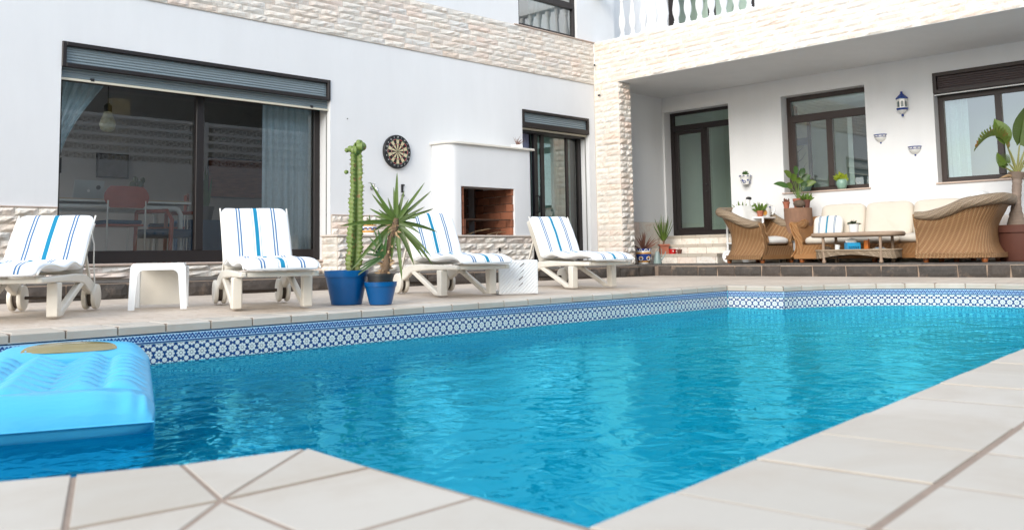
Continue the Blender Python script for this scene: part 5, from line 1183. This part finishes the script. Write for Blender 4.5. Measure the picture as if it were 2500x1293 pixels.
# pots by the steps
t = thing('majolica_pot', 'bulbous painted blue and ochre pot with bronze agave beside the column', 'flower pot', (12.42, 9.16, ZT), VIEW)
painted(t, [([(0,0),(.085,0),(.092,.025)], CERAM), ([(.0925,.025),(.105,.055)], CERAM_O), ([(.105,.055),(.128,.12),(.13,.165)], CERAM_B), ([(.1305,.165),(.128,.195)], CERAM_O), ([(.128,.195),(.124,.215)], CERAM), ([(.1245,.215),(.132,.255),(.12,.255),(.11,.22),(0,.22)], CERAM_B)])
arcs(t, .128, .222, 9, .022, CERAM); arcs(t, .126, .09, 6, .034, CERAM, half=False); arcs(t, .128, .105, 6, .014, CERAM_O, half=False)
for k in range(26): a = rl.random()*2*PI; e = rl.uniform(.4, 1.45); L = rl.uniform(.22, .36); leaf(t, (0,0,.21), (L*math.cos(a)*math.cos(e), L*math.sin(a)*math.cos(e), .21+L*math.sin(e)), .028, (0,0,.02), LEAF_R, 4, .15)
t = thing('dracaena_pot', 'upright spiky dracaena in a square terracotta pot on the lowest step', 'plant', (12.98, 9.14, .336), VIEW)
b = MB().prism(inset([(-.085,-.085), (.085,-.085), (.085,.085), (-.085,.085)], .012), 0, .14); b.prism([(-.09,-.09), (.09,-.09), (.09,.09), (-.09,.09)], .1401, .17); b.build('pot', TERRA, t); MB().tube([(0,0,.16), (0,0,.24)], .016, 8).build('stem', TRUNK, t)
for k in range(24): a = rl.random()*2*PI; e = rl.uniform(1.0, 1.5); L = rl.uniform(.32, .52); leaf(t, (0,0,.20), (L*math.cos(a)*math.cos(e), L*math.sin(a)*math.cos(e), .20+L*math.sin(e)), .022, (.02*math.cos(a), 0, .0), LEAF if k % 3 else LEAF_L, 5, .15)
t = thing('red_mug', 'small red enamel mug on the lowest step', 'mug', (12.93, 8.93, .336), VIEW); MB().lathe([(0,0), (.058,0), (.064,.085), (.06,.085), (.056,.01), (0,.01)], 22, cap=False).build('cup', RED, t, 40); MB().tube([(.06, 0, .07), (.10, 0, .065), (.10, 0, .03), (.058, 0, .02)], .008, 6).build('handle', RED, t, 60); MB().box(-.008, -.067, .035, .006, -.0605, .06).build('badge', PAPER, t)
t = thing('brown_sprout_pot', 'tiny dark pot with a sprout right of the red mug', 'flower pot', (12.95, 8.80, .336), VIEW); pot(t, .03, .042, .07, TERRA_D, .006, .02); [leaf(t, (0,0,.06), (.05*math.cos(a), 0, .06+.05*math.sin(a)), .012, (0,0,.01), LEAF_R, 3) for a in (.4, 1.2, 2.0, 2.7)]
t = thing('watering_can', 'grey-green conical watering can beside the painted pot', 'watering can', (12.45, 8.90, ZT), VIEW); MB().lathe([(0,0), (.07,0), (.072,.012), (.035,.19), (.03,.20), (0,.20)], 20, cap=False).build('body', GREYG, t, 40); MB().tube([(.05, 0, .04), (.12, -.01, .14), (.14, -.01, .20)], [.014, .010, .008], 7).build('spout', GREYG, t, 60); MB().tube([(-.02, 0, .19), (.03, 0, .27), (.07, 0, .24), (.065, 0, .10)], .006, 6).build('handle', GREYG, t, 60)

# ceramics on the porch wall
t = thing('wall_lantern', 'blue and white ceramic wall lantern between the two porch windows', 'lantern', (XR, 5.222, 2.315), VIEW*0)
def half(prof, mat, nm, n=8): MB().lathe(prof, n, (-.045, 0, 0), cap=False).build(nm, mat, t, None)
half([(0,0), (.012,.004), (.020,.02), (.010,.04)], CERAM_B, 'finial'); half([(.012,.04), (.05,.075), (.072,.095)], CERAM, 'lower_bowl'); half([(.0725,.095), (.088,.115), (.085,.125)], CERAM_B, 'lower_rim'); half([(.078,.125), (.078,.26)], CERAM, 'body')
half([(.088,.26), (.092,.275), (.08,.285)], CERAM_B, 'upper_rim'); half([(.079,.285), (.03,.335), (.026,.345)], CERAM_B, 'roof'); half([(.012,.345), (.022,.36), (.018,.375), (0,.38)], CERAM_B, 'top_knob')
for k in range(8):
    a = 2*PI*(k+.5)/8; n_ = Vector((math.cos(a), math.sin(a), 0)); s = Vector((-n_.y, n_.x, 0)); c = Vector((-.045, 0, 0))+n_*.0735
    b = MB(); b.face([tuple(c+s*x+Vector((0,0,z))) for x, z in [(-.018,.14), (.018,.14), (.018,.20)]+[(.018*math.cos(q*PI/6), .20+.03*math.sin(q*PI/6)) for q in range(1, 6)]+[(-.018,.20)]]); b.build('arched_pane', simple('lantern_glass', (.10, .13, .13), .15, .1), t)
for y, z, lb in ((5.585, 1.945, 'the upper'), (5.085, 1.715, 'the lower')):
    t = thing('wall_bowl', 'blue-rimmed white ceramic half bowl on the porch wall, %s of two' % lb, 'wall planter', (XR, y, z), 0, 'ceramic bowls on the porch wall')
    def hb2(prof, mat, nm): MB().grid(lambda u, v: (-prof[int(round(v*(len(prof)-1)))][0]*math.sin(PI*u), prof[int(round(v*(len(prof)-1)))][0]*math.cos(PI*u), prof[int(round(v*(len(prof)-1)))][1]), 16, len(prof)-1).build(nm, mat, t, 60)
    hb2([(.0,0), (.012,.006), (.014,.02), (.006,.028)], CERAM_B, 'drop'); hb2([(.012,.026), (.05,.045), (.078,.075), (.086,.10)], CERAM, 'bowl'); hb2([(.0865,.10), (.089,.108)], CERAM_B, 'lower_line'); hb2([(.088,.108), (.094,.128)], CERAM, 'band'); hb2([(.0945,.128), (.10,.142), (.09,.142), (.08,.10), (0,.09)], CERAM_B, 'rim')
    for k in range(5): a = PI*(k+.5)/5; MB().grid(lambda u, v: (-.093*math.sin(a+.09*v*math.cos(2*PI*u)), .093*math.cos(a+.09*v*math.cos(2*PI*u)), .118+.008*v*math.sin(2*PI*u)), 8, 1, True).build('painted_dot', CERAM_B, t)
t = thing('wall_pot', 'white ceramic wall pot with blue flower print by the porch door', 'wall planter', (XR-.09, 7.855, 1.475), VIEW)
painted(t, [([(0,0),(.055,0),(.085,.125)], CERAM), ([(.092,.125),(.098,.16),(.085,.16),(.08,.12),(0,.12)], CERAM)]); arcs(t, .070, .045, 3, .02, CERAM_B, half=False); arcs(t, .073, .07, 5, .010, CERAM_B, half=False); arcs(t, .096, .135, 9, .01, CERAM_B)
for k in range(9): a = rl.uniform(.3, 2.6); leaf(t, (0,0,.14), (.07*math.cos(a), -.02, .14+.10*math.sin(a)), .03, (0,0,.01), LEAF_D, 4, shape=1)
MB().box(-.02, .05, .04, .02, .13, .12).build('bracket', IRON, t)
# glazed pots on the window sill
for y, lb, lm, fl in ((6.845, 'with a magenta geranium flower', LEAF_D, True), (6.25, 'with yellow-green leaves', LEAF_Y, False)):
    t = thing('jade_pot', 'pale jade glazed pot %s on the window sill' % lb, 'flower pot', (13.70, y, 1.30), VIEW, 'jade pots on the sill')
    MB().lathe([(0,0), (.05,0), (.07,.03), (.085,.09), (.078,.14), (.066,.155), (.06,.155), (.06,.13), (0,.13)], 24, cap=False).build('pot', JADE, t, 60)
    for k in range(14 if fl else 20): a = rl.uniform(.2, 2.95); L = rl.uniform(.06, .12) if fl else rl.uniform(.07, .17); leaf(t, (rl.uniform(-.03,.03), 0, .13), (L*math.cos(a)*.9, rl.uniform(-.06,.03), .13+L*math.sin(a)), .055, (0,0,.02), lm, 5, .15, shape=1)
    if fl:
        MB().tube([(0,0,.13), (-.005, -.02, .24)], .004, 5).build('flower_stalk', LEAF_L, t)
        for k in range(16): a = rl.random()*2*PI; e = rl.uniform(-.8, 1.5); c = Vector((-.005+.03*math.cos(a)*math.cos(e), -.02+.03*math.sin(a)*math.cos(e), .255+.028*math.sin(e))); leaf(t, (-.005, -.02, .25), tuple(c+Vector((.014*math.cos(a), .01*math.sin(a), .008))), .024, (0,0,.004), PINK, 3, .1, 'petal', 1)

# ------------------------------------------------------------------ rooms behind the glass
def curtain(name, label, mat, xs, zs, y, waves, amp=.018, axis='y', grp=None, pinch=None):
    x0, x1 = xs; z0, z1 = zs; b = MB()
    def fn(u, v):
        x = x0+u*(x1-x0); z = z1+v*(z0-z1)
        if pinch: f = pinch(v); x = x0+(x-x0)*f
        d = y+amp*(math.sin(u*waves*2*PI)+.4*math.sin(u*waves*4.7*PI+1+v))*(.7+.5*v)
        return (x, d, z) if axis == 'y' else (d, x, z)
    b.grid(fn, int(waves*10), 14); o = b.build(name, mat, None, 80); return tag(o, label, 'curtain', grp)
curtain('curtain', 'blue-grey linen curtain hanging at the right of the big window', CURTAIN, (5.70, 6.52), (.40, 2.29), 9.885, 8)
curtain('curtain', 'blue-grey linen curtain tied back at the left of the big window', CURTAIN, (3.22, 3.82), (1.38, 2.29), 9.885, 6, pinch=lambda v: 1-.78*(1-(1-v)**1.6)**1.1)
tag(MB().box(3.24, 9.82, 1.28, 3.36, 9.95, 1.44).build('curtain_tie', BLACK), 'black tie holding the curtain at the left of the big window', 'curtain tie')
curtain('curtain', 'lilac curtain in the open half of the narrow door', CURTAIN_L, (10.16, 10.40), (.24, 2.27), 9.86, 3, .02)
curtain('curtain', 'pale green curtain behind the narrow door glass', CURTAIN_G, (10.55, 11.5), (.24, 2.28), 9.95, 6, .025)
curtain('curtain', 'white curtain behind the shuttered porch window', CURTAIN_W, (4.42, 4.80), (1.2, 2.55), 13.95, 3, .02, 'x')
curtain('curtain', 'pale sheer curtain in the upstairs window', CURTAIN_W, (10.55, 11.4), (3.7, 5.4), 9.95, 5, .02)
FL = .33
t = thing('dining_table', 'white laminate table behind the big window', 'table', (4.0, 10.75, FL)); MB().box(-1.5, -.40, .70, 1.02, .40, .735).build('top', simple('table_top_oak', (.42, .33, .22), .4, .1), t); MB().box(-1.5, -.402, .70, 1.022, .402, .72).build('edge', TABLEWHITE, t)
b = MB(); b.tube([(.92, -.34, 0), (.92, -.34, .58), (.89, -.34, .635), (.84, -.34, .65), (-1.4, -.34, .65)], .030, 8); b.build('leg_frame', TABLEWHITE, t, 60); b = MB(); b.tube([(.92, .34, 0), (.92, .34, .58), (.89, .34, .635), (.84, .34, .65), (-1.4, .34, .65)], .030, 8); b.build('leg_frame', TABLEWHITE, t, 60)
def chair(label, loc, rz):
    t = thing('dining_chair', label, 'chair', loc, rz, 'dining chairs behind the big window')
    MB().grid(lambda u, v: ((u-.5)*(.50-.14*(2*v-1)**2), -.20-.05*math.cos((u-.5)*2.4), .62+v*.24), 14, 6).build('backrest', WOODRED, t, 60)
    MB().grid(lambda u, v: ((u-.5)*(.50-.14*(2*v-1)**2), -.212-.05*math.cos((u-.5)*2.4), .62+(1-v)*.24), 14, 6).build('backrest_rear', WOODRED, t, 60)
    MB().box(-.21, -.20, .42, .21, .22, .445).build('seat', WOODRED, t, bevel=.01); MB().box(-.20, -.18, .446, .20, .21, .49).build('seat_pad', BLUEFAB, t, bevel=.015)
    for sx in (-1, 1): MB().tube([(sx*.21, -.22, 0), (sx*.21, -.225, .42), (sx*.21, -.235, .70)], .0095, 7).build('leg', METAL, t, 60); MB().tube([(sx*.2, .20, 0), (sx*.2, .19, .42)], .0095, 7).build('leg', METAL, t, 60)
    return t
chair('red-backed dining chair nearest the glass, its back to the pool', (4.13, 10.28, FL), 0.02); chair('dark dining chair side-on at the table corner', (5.02, 11.0, FL), 1.2)
t = thing('armchair_frame', 'dark bentwood armchair with blue cushion behind the glass', 'armchair', (4.75, 10.42, FL), .5)
for sx in (-1, 1): MB().tube([(sx*.27, -.25, 0), (sx*.27, -.28, .50), (sx*.27, -.22, .60), (sx*.27, .2, .60)], .024, 8).build('arm', WOODRED, t, 60); MB().tube([(sx*.27, .22, 0), (sx*.27, .2, .60)], .022, 8).build('leg', WOODRED, t, 60)
MB().box(-.26, -.25, .30, .26, .25, .40).build('cushion', BLUEFAB, t, bevel=.03)
t = thing('laptop', 'silver laptop with white apple emblem open on the table behind glass', 'laptop', (3.92, 10.62, FL+.736), .05)
MB().box(-.17, -.02, 0, .17, .21, .012).build('base', ALU, t); lid = MB().box(-.17, -.006, 0, .17, 0, .225).xf(RX(12)).build('lid', ALU, t, bevel=.003, seg=1)
pts = [(.017*math.cos(a)*(1+.10*math.cos(2*a))*(1-.28*math.exp(-((a-.15)/.45)**2)), .019*math.sin(a)-.003*math.exp(-((a-PI/2)/.4)**2)+.002*math.exp(-((a+PI/2)/.35)**2)) for a in [(-PI+2*PI*k/28) for k in range(28)]]
b = MB(); b.face([(x, -.0075, .105+z) for x, z in pts]); b.face([(.001+.009*s_, -.0075, .130+.010*s_+q*.003*math.sin(PI*s_)) for q, rng in ((1, range(0, 5)), (-1, range(4, -1, -1))) for s_ in [k/4 for k in rng]]); b.xf(RX(12)).build('emblem', PAPER, t)
b = MB().lathe([(0,0), (.026,0)], 20, cap=False).xf(RX(12) @ TR(.105, -.0078, .145) @ RX(90)); b.build('sticker', BLACK, t)
t = thing('pendant_lamp', 'large cream bulb-shaped pendant lamp hanging behind the big window', 'lamp', (4.06, 10.45, 1.83)); MB().lathe([(0,0), (.04,.006), (.075,.035), (.088,.085), (.078,.135), (.050,.20), (.042,.24), (0,.245)], 24, cap=False).build('bulb', LAMPW, t, 60); MB().lathe([(.044,.23), (.044,.30), (.02,.33), (0,.335)], 18, cap=False).build('socket', BLACK, t, 40); MB().tube([(0,0,.33), (0,0,1.11)], .006, 6).build('cord', BLACK, t)
t = thing('table_cactus', 'prickly pear in a small pot on the table behind glass', 'plant', (4.62, 10.95, FL+.736)); pot(t, .045, .06, .10, TERRA_D, .008, .03)
for x, z, r in ((0,.15,.05), (-.05,.21,.045), (.04,.22,.045), (.07,.28,.032), (-.02,.28,.035)): MB().grid(lambda u, v: (x+r*math.cos(2*PI*u)*math.sin(v*PI), .014*math.sin(2*PI*u)*math.sin(v*PI), z-r*1.2*math.cos(v*PI)), 14, 8, True).build('pad', LEAF_B, t, 60)
t = thing('snake_plant', 'tall dark snake plant in the room behind the big window', 'plant', (5.62, 11.2, FL+.55)); pot(t, .09, .12, .18, BLACKPOT, .01, .04); MB().box(-.3, -.2, -.55, .6, .25, -.001).build('cabinet', BLUEFAB, t)
for k in range(9): a = rl.random()*2*PI; leaf(t, (.03*math.cos(a), .03*math.sin(a), .15), (.10*math.cos(a), .08*math.sin(a), .15+rl.uniform(.35,.6)), .06, (0,0,0), LEAF_D, 5, .1, shape=0)
t = thing('framed_print', 'dark abstract print on the room wall behind the table', 'picture', (5.28, 13.38, 1.75)); MB().box(-.23, -.02, -.18, .23, 0, .18).build('frame', BLACK, t); MB().box(-.21, -.0225, -.16, .21, -.0201, .16).build('print', simple('dark_print', (.12, .12, .13), .6, .9, 6), t)
t = thing('striped_painting', 'reddish abstract painting on the room wall behind the right curtain', 'picture', (7.25, 13.38, 1.66)); MB().box(-.5, -.02, -.32, .5, 0, .32).build('frame', BLACK, t); MB().box(-.48, -.0225, -.30, .48, -.0201, .30).build('canvas', simple('red_canvas', (.22, .075, .05), .7, .9, 5, stretch=(1, 1, 6)), t)
# porch rooms
t = thing('hall_picture', 'dark framed picture on the hall wall behind the porch door', 'picture', (16.58, 9.52, 2.05)); MB().box(-.03, -.19, -.28, 0, .19, .28).build('frame', BLACK, t); MB().box(-.034, -.14, -.22, -.0305, .14, .22).build('mount', simple('blue_green_print', (.06, .12, .14), .6, .7, 9), t)
t = thing('hall_partition', 'grey textured hall screen behind the porch door', 'screen', (15.2, 8.25, .66)); MB().box(0, -.5, 0, .06, .55, 2.3).build('panel', simple('grey_screen', (.16, .17, .15), .8, .4, 6), t); MB().box(-.02, -.52, 0, .07, -.50, 2.3).build('edge', FRAME, t)
t = thing('tree_screen', 'decorative dark-framed panel with a painted tree behind the middle window', 'screen', (15.0, 7.62, .66), 0)
rect_frame(MB(), -.26, .26, 0, 2.05, .06, -.02, .02, 'x').build('frame', FRAME, t); MB().box(-.01, -.20, .06, .01, .20, 1.99).build('panel', simple('parchment', (.45, .42, .34), .8, .2, 12), t); MB().box(-.024, -.2, 1.55, -.0105, .2, 1.68).build('blue_band', simple('slate_band', (.07, .10, .16), .6, .2), t)
MB().tube([(-.014, .04, .1), (-.014, .02, .6), (-.014, .0, 1.1), (-.014, -.03, 1.5)], [.022, .018, .014, .006], 6).build('painted_trunk', BLACK, t)
for k in range(9): z = .7+k*.09; s = 1 if k % 2 else -1; MB().tube([(-.014, .015, z), (-.014, s*.09, z+.08), (-.014, s*.16, z+.18)], [.008, .006, .003], 5).build('painted_branch', BLACK, t)
t = thing('inner_door', 'dark panelled inner door ajar behind the middle window', 'door', (15.9, 6.55, .66), .35); MB().box(0, -.42, 0, .05, .42, 2.1).build('leaf_panel', simple('inner_door_dark', (.05, .06, .08), .5, .2), t); rect_frame(MB(), -.5, .5, 0, 2.2, .08, -.03, .08, 'x').build('casing', PLASTIC_W, t)
